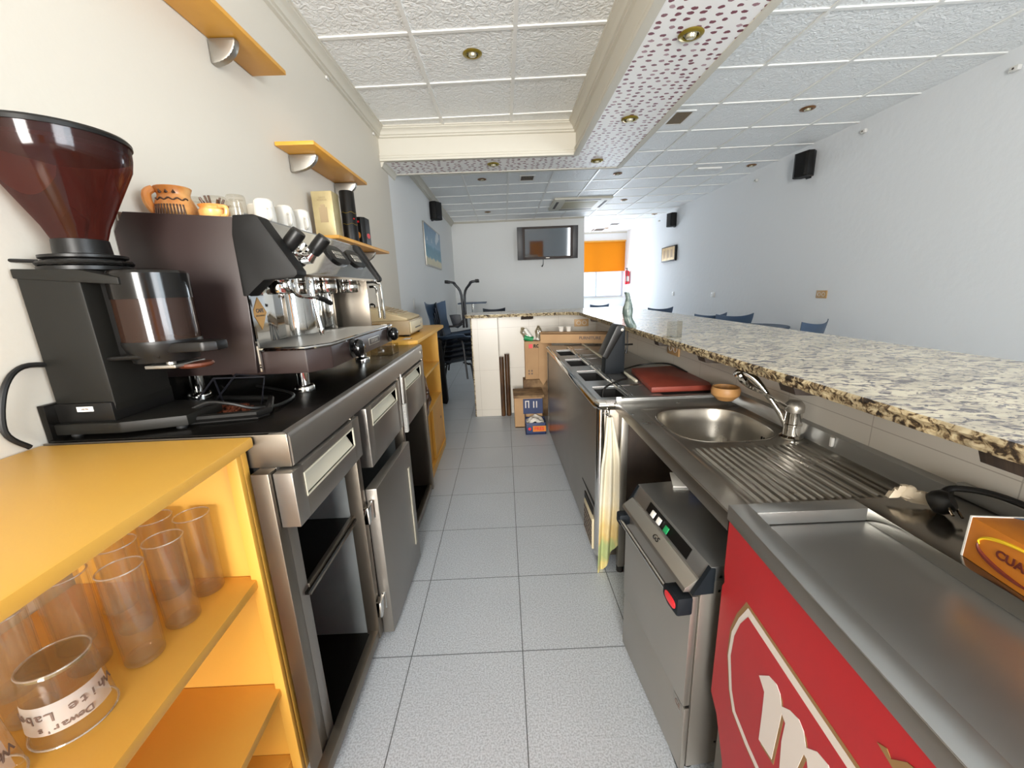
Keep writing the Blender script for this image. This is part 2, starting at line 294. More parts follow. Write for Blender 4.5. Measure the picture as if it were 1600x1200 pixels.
# ------------------------------------------------------------------ mesh helpers
class B:
    def __init__(s): s.b = bmesh.new()
    def _bev(s, vs, bev, seg=2):
        if bev > 0:
            es = {e for v in vs for e in v.link_edges}
            bmesh.ops.bevel(s.b, geom=list(es), offset=bev, segments=seg, affect='EDGES', profile=0.6)
    def box(s, x0, x1, y0, y1, z0, z1, bev=0.0, mtx=None):
        r = bmesh.ops.create_cube(s.b, size=1)
        for v in r['verts']:
            v.co = Vector((x0 + (v.co.x + .5) * (x1 - x0), y0 + (v.co.y + .5) * (y1 - y0), z0 + (v.co.z + .5) * (z1 - z0)))
            if mtx: v.co = mtx @ v.co
        s._bev(r['verts'], bev); return s
    def prism(s, pts, axis, a, b, bev=0.0, mtx=None):
        def P(p, t):
            return Vector((t, p[0], p[1])) if axis == 'x' else Vector((p[0], t, p[1])) if axis == 'y' else Vector((p[0], p[1], t))
        va = [s.b.verts.new(P(p, a)) for p in pts]; vb = [s.b.verts.new(P(p, b)) for p in pts]
        fs = [s.b.faces.new(va), s.b.faces.new(vb[::-1])]
        n = len(pts)
        for i in range(n): fs.append(s.b.faces.new((va[i], vb[i], vb[(i + 1) % n], va[(i + 1) % n])))
        if mtx:
            for v in va + vb: v.co = mtx @ v.co
        bmesh.ops.recalc_face_normals(s.b, faces=fs)
        s._bev(va + vb, bev); return s
    def ring(s, c, u, v, r, seg): return [s.b.verts.new(c + (u * math.cos(2 * PI * i / seg) + v * math.sin(2 * PI * i / seg)) * r) for i in range(seg)]
    def tube(s, pts, r, seg=10, smooth=0, cap=True):
        pts = [Vector(p) for p in pts]
        rs = list(r) if isinstance(r, (list, tuple)) else [r] * len(pts)
        if smooth:
            q, qr = [], []
            n = len(pts)
            for i in range(n - 1):
                p0, p1, p2, p3 = pts[max(i - 1, 0)], pts[i], pts[i + 1], pts[min(i + 2, n - 1)]
                for k in range(smooth):
                    t = k / smooth
                    q.append(0.5 * ((2 * p1) + (p2 - p0) * t + (2 * p0 - 5 * p1 + 4 * p2 - p3) * t * t + (3 * p1 - p0 - 3 * p2 + p3) * t ** 3)); qr.append(rs[i] * (1 - t) + rs[i + 1] * t)
            q.append(pts[-1]); qr.append(rs[-1]); pts, rs = q, qr
        prev = None; u = None; n = len(pts); fs = []
        for i, p in enumerate(pts):
            d = (pts[min(i + 1, n - 1)] - pts[max(i - 1, 0)]).normalized()
            if u is None:
                a = Vector((0, 0, 1)) if abs(d.z) < 0.9 else Vector((1, 0, 0)); u = d.cross(a).normalized()
            else:
                u = (u - d * u.dot(d))
                u = u.normalized() if u.length > 1e-6 else d.orthogonal().normalized()
            v = d.cross(u)
            cur = s.ring(p, u, v, rs[i], seg)
            if prev:
                for k in range(seg): fs.append(s.b.faces.new((prev[k], prev[(k + 1) % seg], cur[(k + 1) % seg], cur[k])))
            elif cap: fs.append(s.b.faces.new(cur[::-1]))
            prev = cur
        if cap: fs.append(s.b.faces.new(prev))
        bmesh.ops.recalc_face_normals(s.b, faces=fs)
        return s
    def cyl(s, p0, p1, r0, r1=None, seg=24): return s.tube([p0, p1], [r0, r0 if r1 is None else r1], seg)
    def lathe(s, c, prof, seg=32, axis='z', mtx=None, close=False, sweep=1.0):
        rows = []; c = Vector(c); new = []
        for r, h in prof:
            if r < 1e-6:
                vs = [s.b.verts.new(s._ax(c, 0, 0, h, axis))]
            else:
                vs = [s.b.verts.new(s._ax(c, r * math.cos(2 * PI * i / seg), r * math.sin(2 * PI * i / seg), h, axis)) for i in range(seg)]
            rows.append(vs); new += vs
        fs = []
        for a, b_ in zip(rows, rows[1:]):
            for i in range(seg):
                j = (i + 1) % seg
                if len(a) == 1 and len(b_) == 1: continue
                if len(a) == 1: fs.append(s.b.faces.new((a[0], b_[i], b_[j])))
                elif len(b_) == 1: fs.append(s.b.faces.new((a[i], b_[0], a[j])))
                else: fs.append(s.b.faces.new((a[i], b_[i], b_[j], a[j])))
        if mtx:
            for v in new: v.co = mtx @ v.co
        bmesh.ops.recalc_face_normals(s.b, faces=fs)
        return s
    def _ax(s, c, a, b_, h, axis):
        if axis == 'z': return c + Vector((a, b_, h))
        if axis == 'x': return c + Vector((h, a, b_))
        return c + Vector((a, h, b_))
    def sheet(s, f, nu, nv, th=0.0):
        P = [[Vector(f(i / nu, j / nv)) for j in range(nv + 1)] for i in range(nu + 1)]
        def nrm(i, j):
            a = P[min(i + 1, nu)][j] - P[max(i - 1, 0)][j]; b_ = P[i][min(j + 1, nv)] - P[i][max(j - 1, 0)]
            n = a.cross(b_); return n.normalized() if n.length > 1e-9 else Vector((0, 0, 1))
        top = [[s.b.verts.new(P[i][j] + (nrm(i, j) * th / 2 if th else Vector())) for j in range(nv + 1)] for i in range(nu + 1)]
        fs = []
        for i in range(nu):
            for j in range(nv): fs.append(s.b.faces.new((top[i][j], top[i + 1][j], top[i + 1][j + 1], top[i][j + 1])))
        if th:
            bot = [[s.b.verts.new(P[i][j] - nrm(i, j) * th / 2) for j in range(nv + 1)] for i in range(nu + 1)]
            for i in range(nu):
                for j in range(nv): fs.append(s.b.faces.new((bot[i][j], bot[i][j + 1], bot[i + 1][j + 1], bot[i + 1][j])))
            for i in range(nu):
                fs.append(s.b.faces.new((top[i][0], bot[i][0], bot[i + 1][0], top[i + 1][0]))); fs.append(s.b.faces.new((top[i][nv], top[i + 1][nv], bot[i + 1][nv], bot[i][nv])))
            for j in range(nv):
                fs.append(s.b.faces.new((top[0][j], top[0][j + 1], bot[0][j + 1], bot[0][j]))); fs.append(s.b.faces.new((top[nu][j], bot[nu][j], bot[nu][j + 1], top[nu][j + 1])))
            bmesh.ops.recalc_face_normals(s.b, faces=fs)
        return s
    def xf(s, m):
        for v in s.b.verts: v.co = m @ v.co
        return s

def obj(name, b, m, parent=None, label=None, smooth=True, ang=35):
    """link the bmesh as ONE object; vertices are given in world coordinates"""
    me = bpy.data.meshes.new(name)
    if parent is None:
        vs = b.b.verts; lo = Vector((min(v.co.x for v in vs), min(v.co.y for v in vs), min(v.co.z for v in vs))); hi = Vector((max(v.co.x for v in vs), max(v.co.y for v in vs), 0))
        org = Vector(((lo.x + hi.x) / 2, (lo.y + hi.y) / 2, lo.z))
    else:
        r = parent
        while r.parent: r = r.parent
        org = r.location.copy()
    for v in b.b.verts: v.co -= org
    b.b.to_mesh(me); b.b.free()
    me.materials.append(M[m] if isinstance(m, str) else m)
    if smooth:
        me.shade_smooth(); me.set_sharp_from_angle(angle=math.radians(ang))
    o = bpy.data.objects.new(name, me); C.objects.link(o)
    if parent is None: o.location = org
    else: o.parent = parent
    if label: o['label'] = label
    return o
def struct(name, b, m, parent=None, **k):
    o = obj(name, b, m, parent, **k)
    if parent is None: o['kind'] = 'structure'
    return o
def thing(name, label, cat, loc, group=None):
    o = bpy.data.objects.new(name, None); C.objects.link(o); o.location = loc; o.empty_display_size = 0.05
    o['label'] = label; o['category'] = cat
    if group: o['group'] = group
    return o
def tag(o, label, cat, group=None):
    o['label'] = label; o['category'] = cat
    if group: o['group'] = group
    return o
def copy_tree(o, parent=None):
    c = o.copy(); C.objects.link(c)
    if parent: c.parent = parent
    for ch in list(o.children): copy_tree(ch, c)
    return c
def dup(o, loc, label=None, group=None, rot=None):
    c = copy_tree(o); c.location = loc
    if rot is not None: c.rotation_euler = rot
    if label: c['label'] = label
    if group: c['group'] = group
    return c
FONT = bpy.data.fonts.load('<builtin>')
def text(name, s, size, mtx, m, parent, bold=0.0, ext=0.0003, label=None, sx=1.0, align='CENTER'):
    cu = bpy.data.curves.new('t', 'FONT'); cu.body = s; cu.size = size; cu.extrude = ext; cu.offset = bold; cu.align_x = align; cu.align_y = 'CENTER'
    to = bpy.data.objects.new('t', cu); C.objects.link(to)
    dg = bpy.context.evaluated_depsgraph_get(); me = bpy.data.meshes.new_from_object(to.evaluated_get(dg))
    bpy.data.objects.remove(to); bpy.data.curves.remove(cu)
    r = parent
    while r.parent: r = r.parent
    me.transform(Matrix.Translation(-r.location) @ mtx @ Matrix.Diagonal((sx, 1, 1, 1)))
    me.materials.clear(); me.materials.append(M[m]); me.name = name
    o = bpy.data.objects.new(name, me); C.objects.link(o); o.parent = parent
    if label: o['label'] = label
    return o
def frame(o, right, up):
    """matrix placing a text at o, its line along right and its letters along up"""
    r = Vector(right).normalized(); u = Vector(up).normalized(); n = r.cross(u)
    return Matrix(((r.x, u.x, n.x, o[0]), (r.y, u.y, n.y, o[1]), (r.z, u.z, n.z, o[2]), (0, 0, 0, 1)))
def RZ(a, c): return Matrix.Translation(c) @ Matrix.Rotation(a, 4, 'Z') @ Matrix.Translation(-Vector(c))

# ================================================================== SETTING
XL, XR, YB, YTV, YF, ZC = -1.10, 3.57, -3.0, 9.15, 11.85, 2.80
struct('floor', B().box(XL - .1, XR + .1, YB - .1, YF + .1, -0.1, 0), 'floor', smooth=False)
struct('wall_left', B().box(XL - .12, XL, YB, 4.33, 0, ZC + .02), 'wall_left', smooth=False)
struct('wall_left_dining', B().box(XL - .12, XL, 4.33, YTV + .35, 0, ZC + .02), 'wall_tv', smooth=False)
struct('wall_right', B().box(XR, XR + .12, -.45, YF + .1, 0, ZC + .02).box(XR, XR + .12, YB, -2.75, 0, ZC + .02).box(XR, XR + .12, -2.75, -.45, 0, .6).box(XR, XR + .12, -2.75, -.45, 2.4, ZC + .02), 'wall_right', smooth=False)
wf = struct('window_3', B().box(XR + .04, XR + .08, -2.75, -.45, .6, .66).box(XR + .04, XR + .08, -2.75, -.45, 2.34, 2.4).box(XR + .04, XR + .08, -2.75, -2.69, .66, 2.34).box(XR + .04, XR + .08, -.51, -.45, .66, 2.34).box(XR + .04, XR + .08, -1.63, -1.57, .66, 2.34), 'winframe', smooth=False)
obj('pane', B().box(XR + .058, XR + .062, -2.69, -.51, .66, 2.34), 'pane', wf, smooth=False)
struct('wall_television', B().prism([(XL, YTV + .2), (1.82, YTV), (1.82, YTV + .12), (XL, YTV + .32)], 'z', 0, ZC), 'wall_tv', smooth=False)
struct('wall_passage', B().prism([(1.72, YTV + .12), (1.82, YTV + .12), (1.82, YF + .1), (1.72, YF + .1)], 'z', 0, ZC), 'wall_tv', smooth=False)
# far wall with the window opening x 1.95..3.48, z 1.0..2.56
b = B(); b.box(1.72, 3.57, YF, YF + .12, 0, 1.0).box(1.72, 3.57, YF, YF + .12, 2.56, ZC).box(1.72, 1.9, YF, YF + .12, 1.0, 2.56).box(3.50, 3.57, YF, YF + .12, 1.0, 2.56)
struct('wall_far', b, 'wall_right', smooth=False)
# wall behind the camera: blind window, plus an unseen left opening added for light
b = B(); b.box(XL, XR, YB - .12, YB, 0, 0.5).box(XL, XR, YB - .12, YB, 2.45, ZC).box(XL, -0.95, YB - .12, YB, .5, 2.45).box(0.25, 1.02, YB - .12, YB, .5, 2.45).box(1.72, XR, YB - .12, YB, .5, 2.45).box(1.02, 1.72, YB - .12, YB, 1.6, 2.45)
struct('wall_back', b, 'wall_right', smooth=False)
b = B()
for x0, x1, z1 in ((-0.95, 0.25, 2.45), (1.02, 1.72, 1.6)):
    b.box(x0, x1, YB - .08, YB - .03, .5, .56).box(x0, x1, YB - .08, YB - .03, z1 - .06, z1).box(x0, x0 + .06, YB - .08, YB - .03, .56, z1 - .06).box(x1 - .06, x1, YB - .08, YB - .03, .56, z1 - .06)
wf = struct('window_2_and_added', b, 'winframe', smooth=False)
obj('pane', B().box(-0.9, 0.2, YB - .06, YB - .055, .56, 2.39).box(1.08, 1.66, YB - .06, YB - .055, .56, 1.54), 'pane', wf, smooth=False)
tag(obj('roller_blind', B().box(1.03, 1.71, YB - .02, YB - .015, .5, 1.58), 'blind', smooth=False), 'orange roller blind behind the bar', 'blind')

# far window: frame, mullion, pane, sill
b = B(); b.box(1.9, 3.50, YF + .03, YF + .08, 1.0, 1.04).box(1.9, 3.50, YF + .03, YF + .08, 2.52, 2.56).box(1.9, 1.95, YF + .03, YF + .08, 1.04, 2.52).box(3.45, 3.50, YF + .03, YF + .08, 1.04, 2.52).box(2.70, 2.735, YF + .03, YF + .08, 1.04, 2.52)
wf = struct('window_1', b, 'winframe', smooth=False)
obj('pane', B().box(1.95, 3.45, YF + .05, YF + .055, 1.04, 2.52), 'pane', wf, smooth=False)
obj('window_sill', B().box(1.88, 3.52, YF - .03, YF + .03, .975, 1.0, .004), 'cornice', wf)
t = thing('roller_blind', 'orange roller blind half lowered over the bright far window', 'blind', (2.7, YF - .04, 1.7))
obj('blind_cloth', B().box(1.93, 3.53, YF - .045, YF - .043, 1.72, 2.54), 'blind', t, smooth=False)
obj('roller', B().cyl((1.92, YF - .05, 2.55), (3.54, YF - .05, 2.55), .022), 'yellow_wood', t)
obj('hem_bar', B().box(1.93, 3.53, YF - .052, YF - .038, 1.708, 1.722, .003), 'winframe', t)
obj('pull_cord', B().tube([(3.53, YF - .06, 2.5), (3.525, YF - .06, 1.8), (3.53, YF - .06, 1.15)], .004, 6), 'white', t)

# ceiling: embossed tiles, white T-bars, soffit over the bar
def inroom(x, y): return y < YTV + .2 or x > 1.75
struct('ceiling', B().box(XL - .1, XR + .1, YB - .1, YF + .1, ZC, ZC + .1), 'ceiling', smooth=False)
cols = [-.485, .13, .725, 1.315, 1.915, 2.505, 3.10]
rows = [2.08 + .588 * k for k in range(-9, 17)]
b = B()
for x in cols:
    y1 = YTV + .15 if x < 1.75 else YF
    b.box(x - .012, x + .012, YB, y1, ZC - .009, ZC + .002)
for y0 in rows:
    ya = lambda x: y0 - .045 * (x - 1.9) + .55
    xa = XL if y0 + .6 < YTV else 1.8
    p = [(xa, ya(xa) - .012), (XR, ya(XR) - .012), (XR, ya(XR) + .012), (xa, ya(xa) + .012)]
    if max(q[1] for q in p) < YF: b.prism(p, 'z', ZC - .0075, ZC + .002)
struct('trim_1', b, 'grid', smooth=False)
# soffit
SI, SO, SY0, SY1, SZ = .73, 1.27, 4.10, 4.56, 2.53
b = B(); b.box(SI, SO, YB, SY1, SZ, ZC).box(XL, SI, SY0, SY1, SZ, ZC)
struct('trim_2', b, 'cornice', smooth=False)
b = B(); b.box(SI + .012, SO - .012, YB, SY1 - .012, SZ - .004, SZ).box(XL, SI + .012, SY0 + .012, SY1 - .012, SZ - .004, SZ)
struct('trim_3', b, 'dabs', smooth=False)
def mould(b, p0, p1, out, prof):
    """sweep a profile [(out, down)] along p0-p1"""
    p0, p1, out = Vector(p0), Vector(p1), Vector(out)
    A = [b.b.verts.new(p0 + out * a + Vector((0, 0, -d))) for a, d in prof]; Z = [b.b.verts.new(p1 + out * a + Vector((0, 0, -d))) for a, d in prof]
    n = len(prof); fs = [b.b.faces.new(A), b.b.faces.new(Z[::-1])]
    for i in range(n): fs.append(b.b.faces.new((A[i], Z[i], Z[(i + 1) % n], A[(i + 1) % n])))
    bmesh.ops.recalc_face_normals(b.b, faces=fs)
crown = [(0, 0), (.075, 0), (.075, .010), (.066, .014), (.066, .022), (.045, .032), (.034, .046), (.030, .062), (.018, .066), (.018, .080), (0, .085)]
b = B()
mould(b, (XL, YB, ZC), (XL, SY0, ZC), (1, 0, 0), crown)
mould(b, (XL, SY0, ZC), (SI, SY0, ZC), (0, -1, 0), crown)
mould(b, (SI, YB, ZC), (SI, SY0, ZC), (-1, 0, 0), crown)
mould(b, (XL, SY1, ZC), (XL, YTV + .2, ZC), (1, 0, 0), crown)
small = [(0, 0), (.03, 0), (.03, .012), (.02, .02), (.012, .034), (0, .036)]
mould(b, (XL, YTV + .2, ZC), (1.82, YTV, ZC), (0, -1, 0), small)
mould(b, (1.82, YF, ZC), (XR, YF, ZC), (0, -1, 0), small)
struct('trim_4', b, 'cornice')
bead = [(-.004, -.055), (.016, -.055), (.016, -.040), (.010, -.034), (.012, -.018), (.022, -.012), (.022, .008), (-.012, .010), (-.030, .008), (-.030, 0), (-.004, 0)]
b = B()
mould(b, (SI, YB, SZ), (SI, SY0, SZ), (-1, 0, 0), bead)
mould(b, (XL, SY0, SZ), (SI, SY0, SZ), (0, -1, 0), bead)
mould(b, (SO, YB, SZ), (SO, SY1, SZ), (1, 0, 0), bead)
mould(b, (XL, SY1, SZ), (SO, SY1, SZ), (0, 1, 0), bead)
mould(b, (XL, SY0, SZ), (XL, SY1, SZ), (1, 0, 0), [(0, 0), (.04, 0), (.04, .01), (.03, .014), (.022, .03), (.012, .05), (0, .055)])
struct('trim_5', b, 'cornice')

# ------------------------------------------------------------------ bar: tiled low wall (structure of the room) and granite top
XW = 0.955
b = B(); b.box(XW, 1.06, YB + 1.5, 4.15, 0, 1.06).box(-.335, 1.06, 4.15, 4.26, 0, 1.06)
struct('wall_bar', b, 'tile', smooth=False)
struct('wall_pillar', B().box(-.342, -.073, 4.06, 4.15, 0, 1.06, .004), 'tile', smooth=False)
struct('trim_6', B().box(-.350, -.335, 4.06, 4.26, 0, 1.06, .003), 'granite_edge', smooth=False)
# granite slab, rough edged
def slab_outline():
    P = []
    def seg(a, b_, n):
        for i in range(n): P.append((a[0] + (b_[0] - a[0]) * i / n, a[1] + (b_[1] - a[1]) * i / n))
    seg((.695, -1.4), (.695, 3.72), 300); seg((.695, 3.72), (.60, 3.85), 10); seg((.60, 3.85), (-.30, 3.85), 60)
    for i in range(9):
        a = -PI / 2 - i / 8 * PI / 2; P.append((-.30 + .09 * math.cos(a), 3.94 + .09 * math.sin(a)))
    seg((-.39, 3.96), (-.39, 4.38), 20); seg((-.39, 4.38), (1.34, 4.44), 20); seg((1.34, 4.44), (1.34, -1.4), 40); seg((1.34, -1.4), (.695, -1.4), 8)
    return P
P = slab_outline(); n = len(P); b = B()
lay = [(1.0895, 0.0), (1.082, -.003), (1.074, .002), (1.066, .003), (1.060, .006)]
R_ = []
cx, cy = .9, 2.0
for k, (z, ins) in enumerate(lay):
    row = []
    for i, (x, y) in enumerate(P):
        a = Vector(P[i - 1]); c = Vector(P[(i + 1) % n]); d = (c - a).normalized(); nn = Vector((-d.y, d.x))  # pointing in
        # outline runs clockwise or not: test
        if (Vector((x, y)) + nn * .01 - Vector((1.0, 4.2 if y > 3.8 else y))).length > (Vector((x, y)) - Vector((1.0, 4.2 if y > 3.8 else y))).length: nn = -nn
        j = ins + (0 if k == 0 else (noise.noise(Vector((x * 60, y * 60, z * 90))) * .0035))
        row.append(b.b.verts.new((x + nn.x * j, y + nn.y * j, z + (0 if k in (0,) else noise.noise(Vector((x * 25, y * 25, 5))) * .0015))))
    R_.append(row)
t = thing('bar_counter', 'long L shaped granite bar top with rough mottled edge over the tiled low wall', 'bar counter', (1.0, 2.0, 1.06))
bt = B()
vt = [bt.b.verts.new((v.co.x, v.co.y, 1.090)) for v in R_[0]]; vb = [bt.b.verts.new((v.co.x, v.co.y, 1.0885)) for v in R_[0]]
fs = [bt.b.faces.new(vt), bt.b.faces.new(vb[::-1])] + [bt.b.faces.new((vt[i], vt[(i + 1) % n], vb[(i + 1) % n], vb[i])) for i in range(n)]
bmesh.ops.recalc_face_normals(bt.b, faces=fs)
obj('worktop', bt, 'granite', t, smooth=False)
for ra, rb in zip(R_, R_[1:]):
    for i in range(n): b.b.faces.new((ra[i], ra[(i + 1) % n], rb[(i + 1) % n], rb[i]))
b.b.faces.new(R_[-1]); b.b.faces.new(R_[0])
bmesh.ops.recalc_face_normals(b.b, faces=b.b.faces)
obj('rough_edge', b, 'granite_edge', t, smooth=False, label='rough broken dark-speckled edge of the slab')
for y in (.52, .97, 1.42, 1.86, 2.55, 3.3):
    obj('bracket', B().prism([(.712, 1.06), (.955, 1.06), (.955, 1.018), (.722, 1.036)], 'y', y - .028, y + .028, .001), 'panelwood', t, label='brown bracket under the slab')
for x in (.22, ):
    obj('bracket', B().prism([(3.87, 1.06), (4.15, 1.06), (4.15, 1.01), (3.89, 1.035)], 'x', x - .05, x + .06, .001), 'panelwood', t, label='brown bracket under the slab')

# ================================================================== LEFT SIDE
# ---- near yellow open shelf unit
def fx(y): return -.600 + (.88 - y) * .065      # its front runs slightly askew
t = thing('shelf_unit', 'yellow open shelf unit in the foreground holding clear glasses', 'shelf unit', (-.85, .3, 0))
def ypanel(ins, z0, z1, ya=-.35, yb=.860, bev=.004):
    return B().prism([(-1.09, ya), (fx(ya) - ins, ya), (fx(yb) - ins, yb), (-1.09, yb)], 'z', z0, z1, bev)
obj('top_panel', ypanel(0, .982, 1.007, yb=.883, bev=.006), 'yellow', t)
obj('shelf', ypanel(.036, .626, .650), 'yellow', t)
obj('shelf', ypanel(.036, .288, .312), 'yellow', t)
obj('side_panel', B().box(-1.09, fx(.88) - .020, .861, .880, 0.0, .982, .003), 'yellow', t)
obj('front_lip', B().prism([(fx(.84) - .05, .845), (fx(.86) - .022, .845), (fx(.86) - .022, .861), (fx(.84) - .05, .861)], 'z', 0.0, .982, .002), 'yellow', t)
obj('back_panel', B().box(-1.09, -1.075, -.35, .861, 0.0, .62), 'yellow', t)
obj('plinth', ypanel(.05, 0.0, .06, bev=.001), 'yellow', t)

# ---- tall glasses
def tumbler(name, x, y, z, r0, r1, h, label, group=None, m='glass'):
    t = thing(name, label, 'glass', (x, y, z), group)
    k = .0015
    obj('bowl', B().lathe((x, y, z), [(0, .001), (r0 * .94, .001), (r0, .005), (r0 + (r1 - r0) * .5, h * .5), (r1, h), (r1 - k, h), (r0 - .003, .012), (0, .010)], 40), m, t, smooth=True)
    obj('rim', B().tube([(x + r1 * math.cos(a), y + r1 * math.sin(a), z + h) for a in [2 * PI * i / 40 for i in range(41)]], .0016, 6, cap=False), 'glass_rim', t)
    obj('base', B().lathe((x, y, z), [(0, .0012), (r0 * .93, .0012), (r0 * .99, .004), (r0 * .97, .009), (0, .007)], 32), m, t)
    return t
zs = .6505
G = 'tall straight glasses on the yellow shelf'
g0 = tumbler('tall_glass', -.730, .820, zs, .031, .033, .198, 'tall straight clear glass next to the yellow side panel, front row', G)
for (x, y, lb) in [(-0.720, 0.730, 'second tall clear glass of the front row, away from the side panel'),
                   (-0.726, 0.643, 'third tall clear glass of the front row, right behind the upturned printed tumbler'),
                   (-0.811, 0.814, 'tall clear glass in the back row, nearest the yellow side panel'),
                   (-0.808, 0.720, 'tall clear glass in the middle of the back row'),
                   (-0.818, 0.629, 'tall clear glass in the back row behind the third front glass'),
                   (-0.825, 0.539, 'tall clear glass in the back row behind the printed tumbler'),
                   (-0.898, 0.777, 'tall clear glass in the third row, deepest on the shelf by the side panel'),
                   (-0.898, 0.680, 'tall clear glass in the third row, middle one'),
                   (-0.903, 0.583, 'tall clear glass in the third row, deepest behind the printed tumbler')]:
    dup(g0, (x, y, zs), lb, G)
# short tumblers standing upside down, with a frosted printed band
def printed(x, y, label, rz):
    t = thing('printed_tumbler', label, 'glass', (x, y, zs), 'printed tumblers upside down on the yellow shelf')
    R0, R1, h = .052, .043, .125          # rim (down) and base (up)
    rr = lambda z: R0 + (R1 - R0) * z / h
    obj('bowl', B().lathe((x, y, zs), [(R0, 0.0), (R0 + .0006, .001), (rr(.06), .06), (R1, h - .006), (R1 * .93, h), (0, h), (0, h - .010), (R1 - .006, h - .012)], 48), 'glass', t)
    obj('rim', B().tube([(x + R0 * math.cos(a), y + R0 * math.sin(a), zs + .002) for a in [2 * PI * i / 48 for i in range(49)]], .0017, 6, cap=False), 'glass_rim', t)
    obj('base_edge', B().tube([(x + R1 * .97 * math.cos(a), y + R1 * .97 * math.sin(a), zs + h - .002) for a in [2 * PI * i / 48 for i in range(49)]], .0016, 6, cap=False), 'glass_rim', t)
    def band(u, v):
        a = rz + (u - .5) * 2.6; z = .028 + v * .050
        r = rr(z) + .0008
        return (x + r * math.cos(a), y + r * math.sin(a), zs + z)
    bd = obj('printed_band', B().sheet(band, 40, 4), 'frost', t, label='frosted white band with upside-down lettering')
    def curved(word, z, size):
        w_ = size * .56
        for i, ch in enumerate(word):
            if ch == ' ': continue
            a = rz + ((len(word) - 1) / 2 - i) * -w_ / rr(z) * -1
            n_ = Vector((math.cos(a), math.sin(a), 0)); p = Vector((x, y, zs + z)) + n_ * (rr(z) + .0016)
            up = Vector((0, 0, -1)); right = up.cross(n_)
            tx = text('lettering', ch, size, frame(p, right, up), 'print', bd, bold=.0002)
    curved("Dewar's", .037, .016); curved('White Label', .058, .022)
    obj('thick_base', B().lathe((x, y, zs), [(0, h - .004), (R1 * .95, h - .004), (R1 * .96, h - .008), (0, h - .009)], 40), 'glass_base', t)
    return t
printed(-.743, .529, 'upside-down short tumbler with frosted printed band, in full view', -.85)
printed(-.777, .422, 'upside-down short printed tumbler cut by the left picture edge', -.9)

# ---- stainless back counter
XF = -.52
t = thing('steel_counter', 'stainless steel back counter with drawers and open compartments under the coffee machine', 'counter', (-.81, 1.68, 0))
obj('worktop', B().box(-1.09, XF - .012, .90, 2.447, 1.004, 1.010, .002), 'steel_dark', t, label='dark dull steel worktop')
ap = B().prism([(XF - .05, 1.008), (XF - .014, 1.0105), (XF - .005, 1.007), (XF, .998), (XF, .928), (XF - .004, .925), (XF - .05, .925)], 'y', .893, 2.452)
obj('worktop_edge', ap, 'steel_front', t)
obj('back_upstand', B().box(-1.097, -1.082, .905, 2.447, 1.0, 1.095, .002), 'steel_dark', t)
obj('end_cap', B().box(-1.09, XF - .004, .888, .8935, .925, 1.008, .002), 'steel_v', t)
obj('name_plate', B().box(XF, XF + .003, 2.38, 2.44, .955, .978, .001), 'alu', t)
obj('end_panel', B().box(-1.09, XF - .08, .895, .905, .05, .925), 'black_matte', t)  # black colour stands in for shade in the gap to the yellow unit
obj('far_panel', B().box(-1.09, XF - .01, 2.435, 2.447, .05, .925), 'steel_v', t)
obj('back_panel', B().box(-1.09, -1.08, .905, 2.435, .05, .925), 'galv', t)
obj('bottom_shelf', B().box(-1.08, XF - .03, .905, 2.435, .05, .062), 'steel_dark', t)
obj('bottom_rail', B().box(XF - .038, XF - .008, .80, 2.447, .035, .075, .003), 'steel_v', t)
obj('post', B().box(XF - .082, XF - .040, .850, .885, .0, .925, .003), 'steel_v', t)
obj('post', B().box(XF - .082, XF - .040, .885, .925, .04, .925, .002), 'steel_front', t)
obj('post', B().box(XF - .05, XF - .002, 1.255, 1.29, .04, .925, .003), 'steel_v', t)
obj('post', B().box(XF - .05, XF - .002, 1.855, 1.885, .04, .925, .003), 'steel_v', t)
obj('post', B().box(XF - .03, XF, 2.415, 2.447, .04, .925, .003), 'steel_v', t)
obj('divider', B().box(-1.08, XF - .05, 1.262, 1.276, .06, .925), 'galv', t)
obj('divider', B().box(-1.08, XF - .05, 1.864, 1.878, .06, .925), 'galv', t)
s_ = obj('middle_shelf', B().box(-1.08, XF - .03, .905, 1.262, .548, .556), 'steel_dark', t)
obj('shelf_lip', B().box(XF - .05, XF - .036, .925, 1.258, .53, .567, .002), 'steel_v', s_)
for y in (.93, 1.66, 2.40):
    for x in (-1.04, XF - .06):
        obj('foot', B().cyl((x, y, 0), (x, y, .05), .02), 'rubber', t)
def drawer(y0, y1, z0, z1, hy0, hy1, hz0, hz1, lb):
    xf = XF + .008; b = B()
    # front panel with a rectangular hand slot, thick returned edge
    b.box(XF - .038, xf, y0, hy0, z0, z1, .003).box(XF - .038, xf, hy1, y1, z0, z1, .003).box(XF - .038, xf, hy0 - .003, hy1 + .003, z0, hz0, .002).box(XF - .038, xf, hy0 - .003, hy1 + .003, hz1, z1, .002)
    d = obj('drawer', b, 'steel_front', t, label=lb)
    b = B(); e = .004
    b.box(XF - .030, xf + .0015, hy0 - e, hy0, hz0 - e, hz1 + e).box(XF - .030, xf + .0015, hy1, hy1 + e, hz0 - e, hz1 + e).box(XF - .030, xf + .0015, hy0, hy1, hz0 - e, hz0).box(XF - .030, xf + .0015, hy0, hy1, hz1, hz1 + e)
    b.prism([(XF - .032, hz1), (XF - .028, hz1), (xf - .006, hz0), (xf - .010, hz0)], 'y', hy0, hy1)
    obj('hand_slot', b, 'white_edge', d, label='cream-lined recessed hand slot')
drawer(.862, 1.295, .778, .920, .915, 1.235, .838, .894, 'first drawer, nearest the yellow shelves')
drawer(1.372, 1.835, .692, .920, 1.43, 1.77, .842, .897, 'middle drawer')
drawer(1.90, 2.40, .66, .920, 1.95, 2.31, .848, .902, 'farthest drawer')
